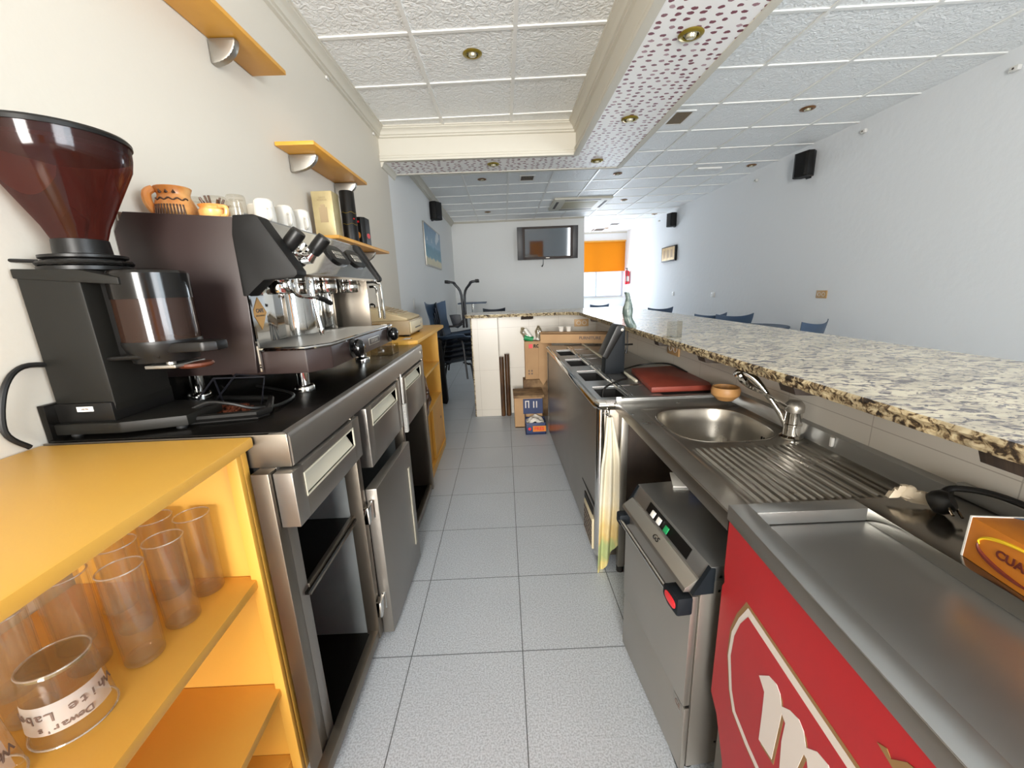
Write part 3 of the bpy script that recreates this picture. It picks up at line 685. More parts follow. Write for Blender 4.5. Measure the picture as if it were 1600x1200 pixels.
D = obj('door', B().prism([(XF - .006, 1.300), (XF + .036, 1.303), (XF + .046, 1.765), (XF + .014, 1.765)], 'z', .02, .640, .003), 'steel_front', t, label='grey steel door on chromed hinges')
obj('hand_slot', B().box(XF + .0405, XF + .047, 1.700, 1.722, .13, .53, .001), 'white_edge', D)
for z in (.565, .175):
    h = B().box(XF + .001, XF + .020, 1.245, 1.300, z - .032, z + .032, .004).cyl((XF + .014, 1.302, z - .035), (XF + .014, 1.302, z + .035), .008, seg=12)
    obj('hinge', h, 'chrome', D)
# white ribbed strip
b = B()
b.box(XF + .010, XF + .014, 1.853, 1.863, .80, .945)
for k in range(26): b.box(XF + .008, XF + .024, 1.846, 1.872, .655 + k * .0055, .6575 + k * .0055)
tag(obj('ribbed_strip', b, 'white'), 'white ribbed plastic strip hanging between two steel drawers', 'plastic strip')

# ---- coffee grinder
t = thing('coffee_grinder', 'black coffee grinder with a brown see-through bean hopper', 'grinder', (-.99, .99, 1.01))
# body leans back: profile in x-z seen from the aisle end, extruded along y
prof = [(-1.085, 1.03), (-.955, 1.03), (-.945, 1.085), (-.945, 1.12), (-.948, 1.372), (-.962, 1.382), (-1.085, 1.395)]
obj('body', B().prism(prof, 'y', .935, 1.10, .004), 'grinder', t)
obj('base', B().prism([(-1.090, .915), (-.93, .915), (-.80, .955), (-.80, 1.08), (-.93, 1.12), (-1.090, 1.12)], 'z', 1.018, 1.045, .004), 'grinder', t)
obj('lower_cover', B().box(-1.087, -.948, .928, 1.106, 1.045, 1.092, .004), 'black', t)
lb_ = obj('small_label', B().box(-1.030, -.992, .926, .9275, 1.072, 1.084), 'tag_white', t, label='small white number label')
text('lettering', '180786', .006, frame((-1.011, .9255, 1.078), (1, 0, 0), (0, 0, 1)), 'print', lb_)
for (x, y) in ((-1.06, .94), (-.83, .97), (-.83, 1.06), (-1.06, 1.1)):
    obj('foot', B().cyl((x, y, 1.010), (x, y, 1.02), .012, .010), 'rubber', t)
hx, hy = -1.005, 1.02
obj('top_cover', B().prism([(-1.09, 1.383), (-.948, 1.370), (-.86, 1.362), (-.86, 1.378), (-.945, 1.398), (-1.09, 1.404)], 'y', .932, 1.105, .003), 'grinder', t)
obj('collar', B().lathe((hx, hy, 0), [(0, 1.395), (.078, 1.395), (.085, 1.400), (.085, 1.408), (.070, 1.412), (.068, 1.424), (.078, 1.428), (.078, 1.434), (.052, 1.438), (.050, 1.470), (0, 1.470)], 40), 'black', t)
obj('adjusting_teeth', B().tube([(hx + .080 * math.cos(a), hy + .080 * math.sin(a), 1.416) for a in [2 * PI * i / 48 for i in range(49)]], [(.004 if i % 2 else .0065) for i in range(49)], 6, cap=False), 'black', t)
obj('lever', B().tube([(hx - .06, hy - .05, 1.422), (hx - .115, hy - .085, 1.424)], .004, 8), 'black', t)
obj('hopper', B().lathe((hx, hy, 0), [(.047, 1.468), (.058, 1.50), (.124, 1.635), (.129, 1.66), (.131, 1.69)], 56), 'hopper', t, label='brown see-through cone for beans')
obj('hopper_rib', B().prism([(hx - .012, 1.47), (hx + .012, 1.47), (hx + .03, 1.515), (hx, 1.545), (hx - .03, 1.515)], 'y', hy - .004, hy + .004), 'brown', t)
obj('hopper_filler', B().lathe((hx, hy, 0), [(0, 1.668), (.127, 1.668), (.127, 1.660), (0, 1.660)], 48), 'brown', t, label='dark inner edge below the lid')
obj('hopper_lid', B().lathe((hx, hy, 0), [(0, 1.705), (.10, 1.703), (.130, 1.697), (.134, 1.692), (.134, 1.684), (.131, 1.684)], 56), 'black', t)
# doser
dx, dy = -.862, 1.015
obj('doser_lid', B().lathe((dx, dy, 0), [(0, 1.400), (.05, 1.399), (.074, 1.394), (.079, 1.388), (.079, 1.330), (0, 1.330)], 48), 'smoke_black', t, label='dark glossy doser lid')
obj('doser', B().lathe((dx, dy, 0), [(.077, 1.330), (.077, 1.222)], 48), 'smoke', t, label='see-through smoked doser chamber')
obj('doser_core', B().lathe((dx, dy, 0), [(0, 1.33), (.02, 1.33), (.02, 1.24), (.05, 1.225), (0, 1.222)], 24), 'beige2', t)
obj('doser_base', B().lathe((dx, dy, 0), [(0, 1.232), (.079, 1.230), (.080, 1.222), (.070, 1.195), (.066, 1.178), (0, 1.175)], 40).prism([(dx - .10, 1.19), (dx, 1.18), (dx, 1.39), (dx - .10, 1.39)], 'y', dy - .035, dy + .035), 'black', t)
obj('dosing_arm', B().prism([(dx + .035, dy - .055), (dx + .13, dy - .052), (dx + .155, dy - .035), (dx + .155, dy + .005), (dx + .12, dy + .02), (dx + .03, dy + .03)], 'z', 1.200, 1.224, .006), 'black', t)
obj('dosing_lever', B().tube([(-.985, .955, 1.192), (-.90, .945, 1.195), (-.83, .96, 1.194)], [.006, .006, .008], 10), 'black', t)
obj('portafilter_fork', B().box(dx - .02, dx + .055, dy - .05, dy + .05, 1.162, 1.170, .002).cyl((dx + .03, dy - .03, 1.165), (dx + .03, dy - .03, 1.18), .01), 'alu', t)
obj('tamper_disc', B().lathe((dx + .055, dy + .015, 0), [(0, 1.168), (.038, 1.166), (.040, 1.160), (.034, 1.155), (0, 1.155)], 28), 'orange_plastic', t)
obj('power_cable', B().tube([(-1.075, .965, 1.18), (-1.09, .90, 1.19), (-1.085, .85, 1.15), (-1.09, .83, 1.06), (-1.085, .86, 1.012)], .006, 8, smooth=6), 'cable', t)
# black steel tray with coffee grounds, wires
t = thing('drip_tray', 'black rimmed metal tray with coffee grounds lying beside the grinder', 'tray', (-.82, 1.12, 1.010))
tr = [(-.83, .985), (-.665, 1.015), (-.655, 1.05), (-.72, 1.175), (-.90, 1.20), (-.95, 1.13)]
obj('pan', B().prism(tr, 'z', 1.0105, 1.014), 'black_matte', t)
b = B(); b.tube([(x, y, 1.024) for x, y in tr + tr[:1]], .010, 8)
obj('rim', b, 'black', t)
b = B(); random.seed(3)
for k in range(60):
    a, r = random.random() * 6.28, random.random() ** .5 * .045
    x, y = -.80 + r * math.cos(a) * 1.6, 1.10 + r * math.sin(a); q = .002 + random.random() * .004
    b.box(x - q, x + q, y - q, y + q, 1.014, 1.014 + q * 1.2)
g_ = obj('coffee_grounds', b, 'orange_plastic', t); g_['kind'] = 'stuff'
t = thing('wire_rack', 'small bent wire rack standing in front of the coffee machine foot', 'rack', (-.80, 1.13, 1.01))
obj('wire_frame', B().tube([(-.93, 1.13, 1.012), (-.83, 1.11, 1.105), (-.70, 1.13, 1.10), (-.735, 1.15, 1.014)], .0028, 7).tube([(-.90, 1.18, 1.012), (-.80, 1.16, 1.105), (-.70, 1.13, 1.10)], .0028, 7).tube([(-.83, 1.11, 1.105), (-.86, 1.17, 1.013)], .0028, 7), 'tubeblack', t)
tag(obj('power_plug', B().tube([(-.86, 1.02, 1.03), (-.80, 1.03, 1.055), (-.74, 1.03, 1.05), (-.69, 1.05, 1.03), (-.66, 1.12, 1.02), (-.70, 1.26, 1.016), (-.9, 1.40, 1.016)], [.006, .006, .0045, .0045, .0045, .0045, .0045], 8, smooth=6).lathe((-.86, 1.02, 1.03), [(0, -.012), (.018, -.010), (.018, .006), (.010, .012), (0, .012)], 16), 'cable'), 'black power cable with a round plug by the black tray', 'cable')

# ---- espresso machine
Y0, Y1 = 1.225, 2.03
t = thing('espresso_machine', 'two group brown and chrome espresso machine on the steel counter', 'coffee machine', (-.82, 1.62, 1.01))
bd = [(-1.072, 1.095), (-.772, 1.095), (-.766, 1.150), (-.757, 1.33), (-.757, 1.548), (-1.060, 1.572), (-1.095, 1.52), (-1.095, 1.10)]
obj('side_panel', B().prism(bd, 'y', Y0 - .012, Y0 + .004, .002), 'brown', t, label='dark brown side panel')
obj('side_panel', B().prism(bd, 'y', Y1 - .004, Y1 + .012, .002), 'brown', t, label='dark brown side panel')
obj('chrome_strip', B().box(-.758, -.753, Y0 - .013, Y0 - .004, 1.10, 1.548), 'chrome', t)
tp = [(-1.09, Y0 + .004), (-.73, Y0 + .004), (-.73, Y1 - .004), (-1.09, Y1 - .004)]
obj('cup_deck', B().prism(tp, 'z', 1.545, 1.552).box(-1.09, -1.084, Y0, Y1, 1.55, 1.575).box(-.735, -.731, Y0, Y1, 1.55, 1.56), 'alu', t)
obj('rear_body', B().box(-1.09, -.855, Y0 + .004, Y1 - .004, 1.10, 1.545), 'steel_v', t)
cap = [(-.757, 1.553), (-.700, 1.5535), (-.688, 1.547), (-.600, 1.396), (-.600, 1.385), (-.612, 1.376), (-.700, 1.372), (-.735, 1.345), (-.755, 1.328), (-.768, 1.328), (-.768, 1.50)]
obj('hood_end', B().prism(cap, 'y', Y0 - .014, Y0 + .045, .004), 'black_matte', t, label='matt black hood end cap')
obj('hood_end', B().prism(cap, 'y', Y1 - .03, Y1 + .014, .004), 'black_matte', t, label='matt black hood end cap')
hd = [(-.86, 1.545), (-.705, 1.547), (-.612, 1.398), (-.607, 1.388), (-.612, 1.380), (-.86, 1.378)]
obj('hood', B().prism(hd, 'y', Y0 + .045, Y1 - .03), 'chrome', t, label='polished sloping chrome hood')
sl = Vector((-.612 + .705, 0, 1.398 - 1.547)).normalized(); sn = Vector((sl.z, 0, -sl.x)) * -1
if sn.x < 0: sn = -sn
for yc in (1.665, 1.86):
    c = Vector((-.659, yc, 1.473)) + sn * .003
    fm = frame(c, (0, 1, 0), -sl)
    pb = obj('button_panel', B().prism([(.085 * math.copysign(abs(math.cos(a)) ** .7, math.cos(a)), .044 * math.copysign(abs(math.sin(a)) ** .8, math.sin(a))) for a in [2 * PI * i / 28 for i in range(28)]], 'z', -.003, .006, .001, mtx=fm), 'black', t)
    for i in range(4):
        for j in range(2):
            obj('button', B().box(-.042 + i * .022, -.024 + i * .022, -.017 + j * .018, -.002 + j * .018, .006, .0085, .001, mtx=fm), 'alu', pb)
# chrome splash back with faceted columns
obj('splash_back', B().box(-.862, -.852, Y0 + .004, Y1 - .004, 1.165, 1.39), 'chrome', t, label='mirror-polished splash back')
obj('faceted_column', B().prism([(-.855, 1.45), (-.836, 1.485), (-.832, 1.53), (-.836, 1.565), (-.855, 1.60)], 'z', 1.17, 1.385, .002), 'chrome', t)
obj('boiler_cover', B().prism([(-.855, 1.62)] + [(-.860 + .055 * math.sin(a), 1.73 - .11 * math.cos(a)) for a in [PI * k / 16 for k in range(1, 16)]] + [(-.855, 1.84)], 'z', 1.17, 1.385), 'chrome', t)
obj('faceted_column', B().prism([(-.855, 1.87), (-.790, 1.87), (-.790, 1.90), (-.855, 1.90)], 'z', 1.17, 1.385, .002), 'chrome', t)
obj('end_frame', B().prism([(-.855, 1.985), (-.66, 1.985), (-.66, 1.995), (-.855, 1.995)], 'z', 1.165, 1.385, .001), 'steel_v', t)
for yc in (1.36, 1.70, 1.96):
    obj('group_head', B().lathe((-.735, yc, 0), [(0, 1.378), (.042, 1.378), (.044, 1.372), (.044, 1.338), (.040, 1.332), (0, 1.332)], 32), 'chrome', t)
st = obj('diamond_sticker', B().prism([(1.375, 1.272), (1.415, 1.325), (1.455, 1.272), (1.415, 1.214)], 'x', -.8518, -.8505), 'sticker', t, label='tan diamond-shaped sticker with dark lettering')
text('lettering', 'CAFE', .018, frame((-.8500, 1.415, 1.279), (0, 1, 0), (0, 0, 1)), 'brown', st, bold=.0006)
text('lettering', 'DESCAFEINADO', .007, frame((-.8500, 1.415, 1.262), (0, 1, 0), (0, 0, 1)), 'brown', st)
# tray housing with chamfered corners
tf = [(-.86, Y0 + .002), (-.62, Y0 + .002), (-.572, Y0 + .075), (-.572, Y1 - .02), (-.60, Y1), (-.86, Y1)]
obj('tray_housing', B().prism(tf, 'z', 1.088, 1.160, .004), 'brown', t, label='brown front housing of the drip tray')
def shrink(P_, d):
    cx = sum(p[0] for p in P_) / len(P_); cy = sum(p[1] for p in P_) / len(P_)
    return [(p[0] + (d if p[0] < cx else -d), p[1] + (d if p[1] < cy else -d)) for p in P_]
b = B(); b.tube([(x, y, 1.166) for x, y in tf + tf[:1]], .0065, 8); 
obj('tray_rim', b, 'chrome', t)
obj('tray_pan', B().prism(shrink(tf, .004), 'z', 1.159, 1.162), 'steel_dark', t)
b = B()
for k in range(46): 
    y = Y0 + .03 + k * .0168
    xr = -.585 if y > Y0 + .075 else -.585 - (Y0 + .075 - y) * .6
    b.box(-.85, xr, y, y + .004, 1.166, 1.169)
b.box(-.85, -.59, Y0 + .1, Y0 + .105, 1.162, 1.166).box(-.85, -.59, Y1 - .08, Y1 - .075, 1.162, 1.166)
obj('drip_grate', b, 'alu', t)
for y in (1.48, 1.965):
    k = obj('steam_knob', B().lathe((-.572, y, 1.128), [(0, 0), (.014, 0), (.014, .010), (.030, .014), (.033, .022), (.030, .034), (.020, .042), (0, .044)], 28, axis='x'), 'knob', t)
    obj('knob_ring', B().lathe((-.572, y, 1.128), [(.020, .001), (.036, .001), (.036, .004), (.020, .004)], 28, axis='x'), 'black', k)
pl = obj('name_plate', B().box(-.572, -.5695, 1.66, 1.80, 1.112, 1.142, .001), 'alu', t)
obj('plate_field', B().box(-.5697, -.5690, 1.665, 1.795, 1.116, 1.138), 'brown', pl)
text('lettering', 'EXPOBAR', .020, frame((-.5688, 1.73, 1.127), (0, 1, 0), (0, 0, 1)), 'alu', pl, bold=.0005)
for (x, y) in ((-.70, 1.34), (-.70, 1.92), (-1.03, 1.30), (-1.03, 1.95)):
    obj('foot', B().lathe((x, y, 0), [(0, 1.0105), (.034, 1.0105), (.034, 1.020), (.030, 1.026), (.020, 1.028), (.020, 1.09), (0, 1.09)], 28), 'chrome', t)
w_ = obj('steam_wand', B().tube([(-.665, 1.285, 1.378), (-.665, 1.286, 1.35), (-.655, 1.31, 1.325), (-.64, 1.36, 1.318), (-.632, 1.40, 1.316)], .0055, 10, smooth=5), 'chrome', t)
obj('wand_grip', B().tube([(-.634, 1.39, 1.317), (-.626, 1.425, 1.308), (-.618, 1.455, 1.294)], [.008, .0095, .0085], 12, smooth=4), 'black', w_)
w_ = obj('steam_wand', B().tube([(-.640, 1.375, 1.376), (-.638, 1.372, 1.30), (-.625, 1.368, 1.21)], [.006, .006, .005], 10, smooth=4), 'chrome', t)
obj('nozzle', B().lathe((-.625, 1.368, 0), [(0, 1.216), (.008, 1.216), (.009, 1.205), (.006, 1.192), (0, 1.190)], 14), 'chrome', w_)
obj('water_tap', B().tube([(-.63, 2.00, 1.378), (-.612, 2.00, 1.372), (-.600, 2.005, 1.355), (-.598, 2.01, 1.20)], .006, 10, smooth=4).tube([(-.63, 1.93, 1.355), (-.602, 1.93, 1.352), (-.598, 1.935, 1.32), (-.598, 1.94, 1.21)], .006, 10, smooth=4), 'chrome', t)
# portafilters laid on the cup deck
def portafilter(a, label):
    t2 = thing('portafilter', label, 'portafilter', a, 'portafilters laid on the coffee machine')
    a = Vector(a); d = Vector((.052, 0, .053)).normalized()
    mt = Matrix.Translation(a) @ Vector((0, 0, 1)).rotation_difference(d).to_matrix().to_4x4()
    obj('basket', B().lathe((0, 0, 0), [(.024, -.018), (.026, .008), (.030, .010), (.030, .016), (.026, .016), (.024, .010), (.022, -.014), (0, -.018)], 28, mtx=Matrix.Translation(a + Vector((-.012, -.035, .022))) @ Matrix.Rotation(1.0, 4, 'Y') @ Matrix.Rotation(.5, 4, 'X')), 'chrome', t2)
    obj('neck', B().lathe((0, 0, 0), [(0, -.045), (.020, -.045), (.021, -.01), (.017, .010), (.015, .030), (0, .030)], 20, mtx=mt), 'chrome', t2)
    obj('handle', B().lathe((0, 0, 0), [(0, .022), (.018, .022), (.0205, .025), (.0225, .045), (.0225, .080), (.0205, .087), (0, .089)], 24, mtx=mt), 'black', t2, label='chunky black handle')
portafilter((-.672, 1.285, 1.452), 'chrome portafilter with raised black handle, nearer of the two')
portafilter((-.640, 1.385, 1.445), 'chrome portafilter with raised black handle, farther of the two')

# ---- things on the machine
zt = 1.5525
K = .82
t = thing('clay_jug', 'orange glazed clay face jug on top of the coffee machine', 'jug', (-.995, 1.33, zt))
jx, jy = -.995, 1.33
obj('body', B().lathe((jx, jy, zt), [(r * K, h * .93) for r, h in [(0, 0), (.045, 0), (.062, .018), (.068, .045), (.058, .070), (.050, .084), (.050, .092), (.058, .110), (.056, .112), (.047, .094), (.040, .06), (0, .02)]], 40), 'clay', t)
obj('handle', B().tube([(jx - .036, jy - .028, zt + .098), (jx - .048, jy - .040, zt + .084), (jx - .046, jy - .044, zt + .055), (jx - .040, jy - .034, zt + .030)], [.010, .012, .012, .010], 10, smooth=4), 'clay', t)
b = B()
for i in range(11):
    a = -2.0 + i * .14
    b.tube([(jx + .0575 * math.cos(a), jy + .0575 * math.sin(a), zt + .020), (jx + .0535 * math.cos(a), jy + .0535 * math.sin(a), zt + .050)], .0026, 6)
b.tube([(jx + .0475 * math.cos(a), jy + .0475 * math.sin(a), zt + .066 + .003 * math.sin(a * 14)) for a in [-2.1 + k * .07 for k in range(28)]], .0025, 6)
for i in range(3):
    a = -1.75 + i * .42; b.tube([(jx + .042 * math.cos(a - .07), jy + .042 * math.sin(a - .07), zt + .083), (jx + .044 * math.cos(a), jy + .044 * math.sin(a), zt + .090), (jx + .042 * math.cos(a + .07), jy + .042 * math.sin(a + .07), zt + .083)], .003, 6)
obj('painted_pattern', b, 'clay_dark', t, label='dark brown painted stripes')
mx_, my_ = -.862, 1.30
t = thing('clay_cup', 'small orange clay cup full of brown sticks on the coffee machine', 'cup', (mx_, my_, zt))
obj('body', B().lathe((mx_, my_, zt), [(0, 0), (.030, 0), (.038, .012), (.040, .028), (.034, .036), (.040, .044), (.037, .044), (.033, .03), (0, .02)], 32), 'clay', t)
obj('handle', B().tube([(mx_ + .030, my_ - .02, zt + .038), (mx_ + .050, my_ - .022, zt + .034), (mx_ + .048, my_ - .022, zt + .014), (mx_ + .034, my_ - .02, zt + .010)], .006, 8, smooth=4), 'clay', t)
b = B(); random.seed(5)
for k in range(9):
    a = random.random() * 6.28; b.tube([(mx_ + .01 * math.cos(a), my_ + .01 * math.sin(a), zt + .02), (mx_ + .032 * math.cos(a), my_ + .028 * math.sin(a), zt + .056 + random.random() * .012)], .003, 6)
obj('sticks', b, 'clay_dark', t)
G = 'upturned shot glasses on the coffee machine'
def shot(x, y, lb, h=.103, r=.031):
    t = thing('shot_glass', lb, 'glass', (x, y, zt), G)
    obj('bowl', B().lathe((x, y, zt), [(r, 0), (r * .96, h * .5), (r * .88, h - .006), (r * .8, h), (0, h), (0, h - .012), (r * .7, h - .014)], 32), 'glass', t)
    return t
s0 = shot(-1.020, 1.45, 'upturned clear shot glass right beside the orange jug')
dup(s0, (-.948, 1.45, zt), 'upturned clear shot glass behind the clay cup with sticks', G)
dup(s0, (-.878, 1.44, zt), 'larger looking upturned clear glass between clay cup and white cups', G)
s0b = dup(s0, (-.945, 1.53, zt), 'upturned clear glass in the rear row behind the clay cup', G)
def cup(x, y, lb, h=.092, r=.033):
    t = thing('white_cup', lb, 'cup', (x, y, zt), 'white china cups stacked on the coffee machine')
    obj('body', B().lathe((x, y, zt), [(r * .98, 0), (r, .002), (r, h * .5), (r * .9, h - .006), (r * .72, h), (0, h + .001)], 32), 'white_china', t)
    obj('handle', B().tube([(x + r * .7, y - r * .7, zt + .062), (x + r * 1.15, y - r * 1.1, zt + .056), (x + r * 1.15, y - r * 1.1, zt + .028), (x + r * .75, y - r * .75, zt + .02)], .0045, 8, smooth=4), 'white_china', t)
    return t
c0 = cup(-.865, 1.53, 'white cup upside down, first of the row after the clear glasses')
for x, y, lb in ((-.800, 1.46, 'white cup upside down beside the clear glass, at the deck front'), (-.84, 1.66, 'white cup upside down in the middle of the row'), (-.790, 1.57, 'white cup upside down with its round handle showing, behind the near portafilter'), (-.772, 1.655, 'white cup upside down, last of the row behind the portafilter handles'), (-.90, 1.74, 'white cup upside down in the rear row against the wall side')):
    dup(c0, (x, y, zt), lb)

# ---- wall shelves
def wshelf(y0, y1, z, xf, label, brs, m='yellow_wood'):
    t = thing('wall_shelf', label, 'shelf', (XL, (y0 + y1) / 2, z), 'yellow wall shelves on silver brackets')
    obj('board', B().box(XL + .004, xf, y0, y1, z, z + .018, .002), m, t)
    for yb in brs:
        d = xf - XL - .05
        pts = [(XL + .003, z - .001), (XL + .003, z - .085), (XL + .03, z - .080), (XL + .08, z - .055), (XL + .03 + d * .7, z - .022), (XL + d, z - .001)]
        b = B(); 
        def f(u, v, yb=yb, d=d):
            a = u * PI / 2; s = math.sin(v * PI) ** .6 * .022 * (1 - .4 * u) * 1.0
            x = XL + .003 + d * math.sin(a); zz = z - .001 - .085 * math.cos(a)
            return (x, yb + (v - .5) * .0 + (-1 if v < .5 else 1) * 0, zz)
        b.prism([(XL + .003 + d * math.sin(a), z - .001 - .085 * math.cos(a)) for a in [PI / 2 * k / 10 for k in range(11)]] + [(XL + .003, z - .001)], 'y', yb - .017, yb + .017, .008)
        obj('bracket', b, 'alu', t, label='satin silver quarter-round bracket')
    return t
wshelf(1.29, 2.09, 2.300, -.945, 'uppermost yellow wall shelf, cut by the top picture edge', (1.82,))
wshelf(2.19, 2.975, 2.050, -.905, 'middle yellow wall shelf with nothing on it', (2.33, 2.90))
wshelf(2.28, 3.25, 1.622, -.875, 'lowest yellow wall shelf carrying gift boxes, behind the coffee machine', (3.05,))
z = 1.640
t = thing('gift_box', 'pale gold printed bottle box on the lowest wall shelf', 'box', (-.995, 2.47, z))
obj('carton', B().box(-1.060, -.945, 2.43, 2.53, z, z + .255, .002), 'gold_box', t)
b = B(); b.box(-1.025, -.980, 2.4285, 2.43, z + .09, z + .17).box(-1.015, -.990, 2.4285, 2.43, z + .17, z + .185)
obj('printed_picture', b, 'beige2', t)
text('lettering', 'GRAN\nRESERVA', .014, frame((-1.002, 2.428, z + .215), (1, 0, 0), (0, 0, 1)), 'beige2', t)
t = thing('bottle_tube', 'tall black cylinder gift tube with thin gold lines', 'gift tube', (-.925, 2.61, z))
obj('cylinder', B().lathe((-.925, 2.61, z), [(0, 0), (.043, 0), (.043, .285), (.040, .290), (0, .290)], 36), 'black', t)
b = B()
for zz in (.10, .165):
    b.tube([(-.925 + .0435 * math.cos(a), 2.61 + .0435 * math.sin(a), z + zz + .004 * math.sin(a * 5)) for a in [-2.6 + k * .1 for k in range(28)]], .0012, 5)
obj('gold_line', b, 'brass', t)
b = B().lathe((-.888, 2.583, z + .13), [(0, -.006), (.006, 0), (0, .006)], 10)
obj('red_motif', b, 'redbutton', t)
t = thing('dark_gift_box', 'short black gift box with orange fruit pictures, last on the shelf', 'box', (-.925, 2.77, z))
obj('carton', B().prism([(-.965, 2.72), (-.895, 2.72), (-.875, 2.74), (-.875, 2.83), (-.965, 2.83)], 'z', z, z + .165, .002), 'black', t)
obj('orange_picture', B().prism([(-.918 + .014 * math.cos(a), z + .055 + .020 * math.sin(a)) for a in [k * PI / 8 for k in range(16)]], 'y', 2.7185, 2.72), 'orange_card', t)
obj('red_picture', B().prism([(2.785 + .03 * math.cos(a), z + .055 + .016 * math.sin(a)) for a in [k * PI / 8 for k in range(16)]], 'x', -.875, -.8742), 'redbutton', t)
obj('red_band', B().box(-.955, -.905, 2.7187, 2.72, z + .13, z + .142), 'redbutton', t)

# ---- far yellow unit
t = thing('shelf_unit', 'yellow cabinet with cash register on top and sliding doors below, beyond the steel counter', 'cabinet', (-.83, 3.0, 0))
XG = -.553
obj('top_panel', B().prism([(-1.09, 2.462), (XG - .05, 2.462), (XG, 2.50), (XG, 3.60), (XG - .05, 3.66), (-1.09, 3.66)], 'z', 1.006, 1.030, .003), 'yellow', t)
obj('side_panel', B().box(-1.09, XG - .015, 2.465, 2.483, .0, 1.006), 'yellow', t)
obj('side_panel', B().box(-1.09, XG - .012, 3.29, 3.31, .0, 1.006), 'yellow', t)
obj('back_panel', B().box(-1.09, -1.08, 2.483, 3.29, .05, 1.006), 'yellow', t)
for z_ in (.755, .488):
    obj('shelf', B().box(-1.08, XG - .013, 2.483, 3.29, z_ - .018, z_, .001), 'yellow', t)
    obj('end_shelf', B().prism([(-1.09, 3.31), (XG - .02, 3.31), (XG - .06, 3.44), (XG - .18, 3.56), (XG - .30, 3.60), (-1.09, 3.60)], 'z', z_ - .018, z_), 'yellow', t)
obj('end_shelf', B().prism([(-1.09, 3.31), (XG - .02, 3.31), (XG - .06, 3.44), (XG - .18, 3.56), (XG - .30, 3.60), (-1.09, 3.60)], 'z', .05, .07), 'yellow', t)
obj('bottom_panel', B().box(-1.08, XG - .005, 2.483, 3.29, .05, .07), 'yellow', t)
obj('plinth', B().box(XG - .03, XG - .012, 2.47, 3.30, 0, .05), 'yellow', t)
d1 = obj('sliding_door', B().box(XG - .045, XG - .032, 2.484, 2.93, .072, .468), 'yellow_wood', t)
d2 = obj('sliding_door', B().box(XG - .028, XG - .015, 2.84, 3.288, .072, .468), 'yellow_wood', t)
obj('door_edge', B().box(XG - .030, XG - .010, 2.836, 2.854, .072, .468), 'yellow', d2)
obj('finger_hole', B().lathe((XG - .0145, 3.18, .30), [(0, .001), (.012, .001), (.012, 0)], 16, axis='x'), 'black', d2)
obj('post', B().box(-1.09, -1.07, 3.58, 3.60, 0, 1.006), 'yellow', t)
# crumpled brown bag
b = B()
def bagf(u, v):
    a = u * 2 * PI; r = .040 * (math.sin(PI * min(max(v, .04), .96)) ** .5)
    k = 1 + .42 * noise.noise(Vector((math.cos(a) * 2.2, math.sin(a) * 2.2, v * 6)))
    return (-.560 + r * k * .9 * math.cos(a), 2.56 + r * 1.4 * k * math.sin(a), .49 + v * .31)
b.sheet(bagf, 30, 22)
tag(obj('plastic_bag', b, 'brownbag'), 'crumpled brown see-through bag on the yellow shelf next to the steel counter', 'bag')

# ---- cash register
t = thing('cash_register', 'beige cash register on top of the far yellow cabinet', 'cash register', (-.82, 2.95, 1.03))
yr0, yr1 = 2.70, 3.13
obj('foot', B().box(-.70, -.66, yr0 + .04, yr0 + .08, 1.0305, 1.045), 'black', t)
obj('foot', B().box(-.70, -.66, yr1 - .08, yr1 - .04, 1.0305, 1.045), 'black', t)
obj('foot', B().box(-1.0, -.96, yr0 + .04, yr0 + .08, 1.0305, 1.045), 'black', t)
obj('foot', B().box(-1.0, -.96, yr1 - .08, yr1 - .04, 1.0305, 1.045), 'black', t)
obj('cash_drawer_case', B().box(-1.05, -.645, yr0, yr1, 1.045, 1.140, .004), 'beige2', t)
dr = obj('drawer', B().box(-.646, -.636, yr0 + .02, yr1 - .02, 1.056, 1.130, .003), 'offwhite', t, label='pale drawer front')
obj('slot', B().box(-.6365, -.6345, yr0 + .14, yr1 - .12, 1.078, 1.086), 'black', dr)
obj('key_lock', B().lathe((-.636, yr1 - .09, 1.105), [(0, .004), (.008, .004), (.008, 0)], 14, axis='x'), 'alu', dr)
obj('upper_case', B().prism([(-1.04, 1.14), (-.66, 1.14), (-.655, 1.155), (-.72, 1.175), (-.86, 1.215), (-.90, 1.228), (-1.03, 1.23)], 'y', yr0 + .015, yr1 - .015, .006), 'beige', t)
kb = obj('keyboard', B().prism([(-.865, 1.2165), (-.725, 1.1765), (-.724, 1.179), (-.864, 1.219)], 'y', yr0 + .05, yr1 - .05), 'offwhite', t)
b = B()
for i in range(4):
    for j in range(8):
        x = -.85 + i * .032; zz = 1.219 - (x + .864) * .2857; b.box(x, x + .022, yr0 + .065 + j * .038, yr0 + .092 + j * .038, zz - .004, zz + .004, .001)
obj('keys', b, 'beige2', kb)
tag(obj('key_bunch', B().tube([(-.93, 2.80, 1.231), (-.925, 2.805, 1.250), (-.915, 2.82, 1.256), (-.905, 2.835, 1.246), (-.91, 2.85, 1.232)], .005, 8, smooth=4).tube([(-.93, 2.80, 1.245), (-.932, 2.795, 1.265)], .003, 6).lathe((-.917, 2.822, 1.25), [(0, -.008), (.010, 0), (0, .008)], 12), 'black'), 'small dark twisted clip lying on the beige cash register', 'clip')
tag(obj('paper_scrap', B().sheet(lambda u, v: (-.66 + u * .05, 2.54 + v * .10, 1.033 + .006 * math.sin(v * 5) * u), 4, 6, .001), 'paperwhite'), 'small curled paper scrap on the yellow cabinet top by the cash register', 'paper')
t = thing('acrylic_holder', 'clear acrylic leaflet holder on the steel counter below the coffee machine', 'holder', (-.66, 2.10, 1.0105))
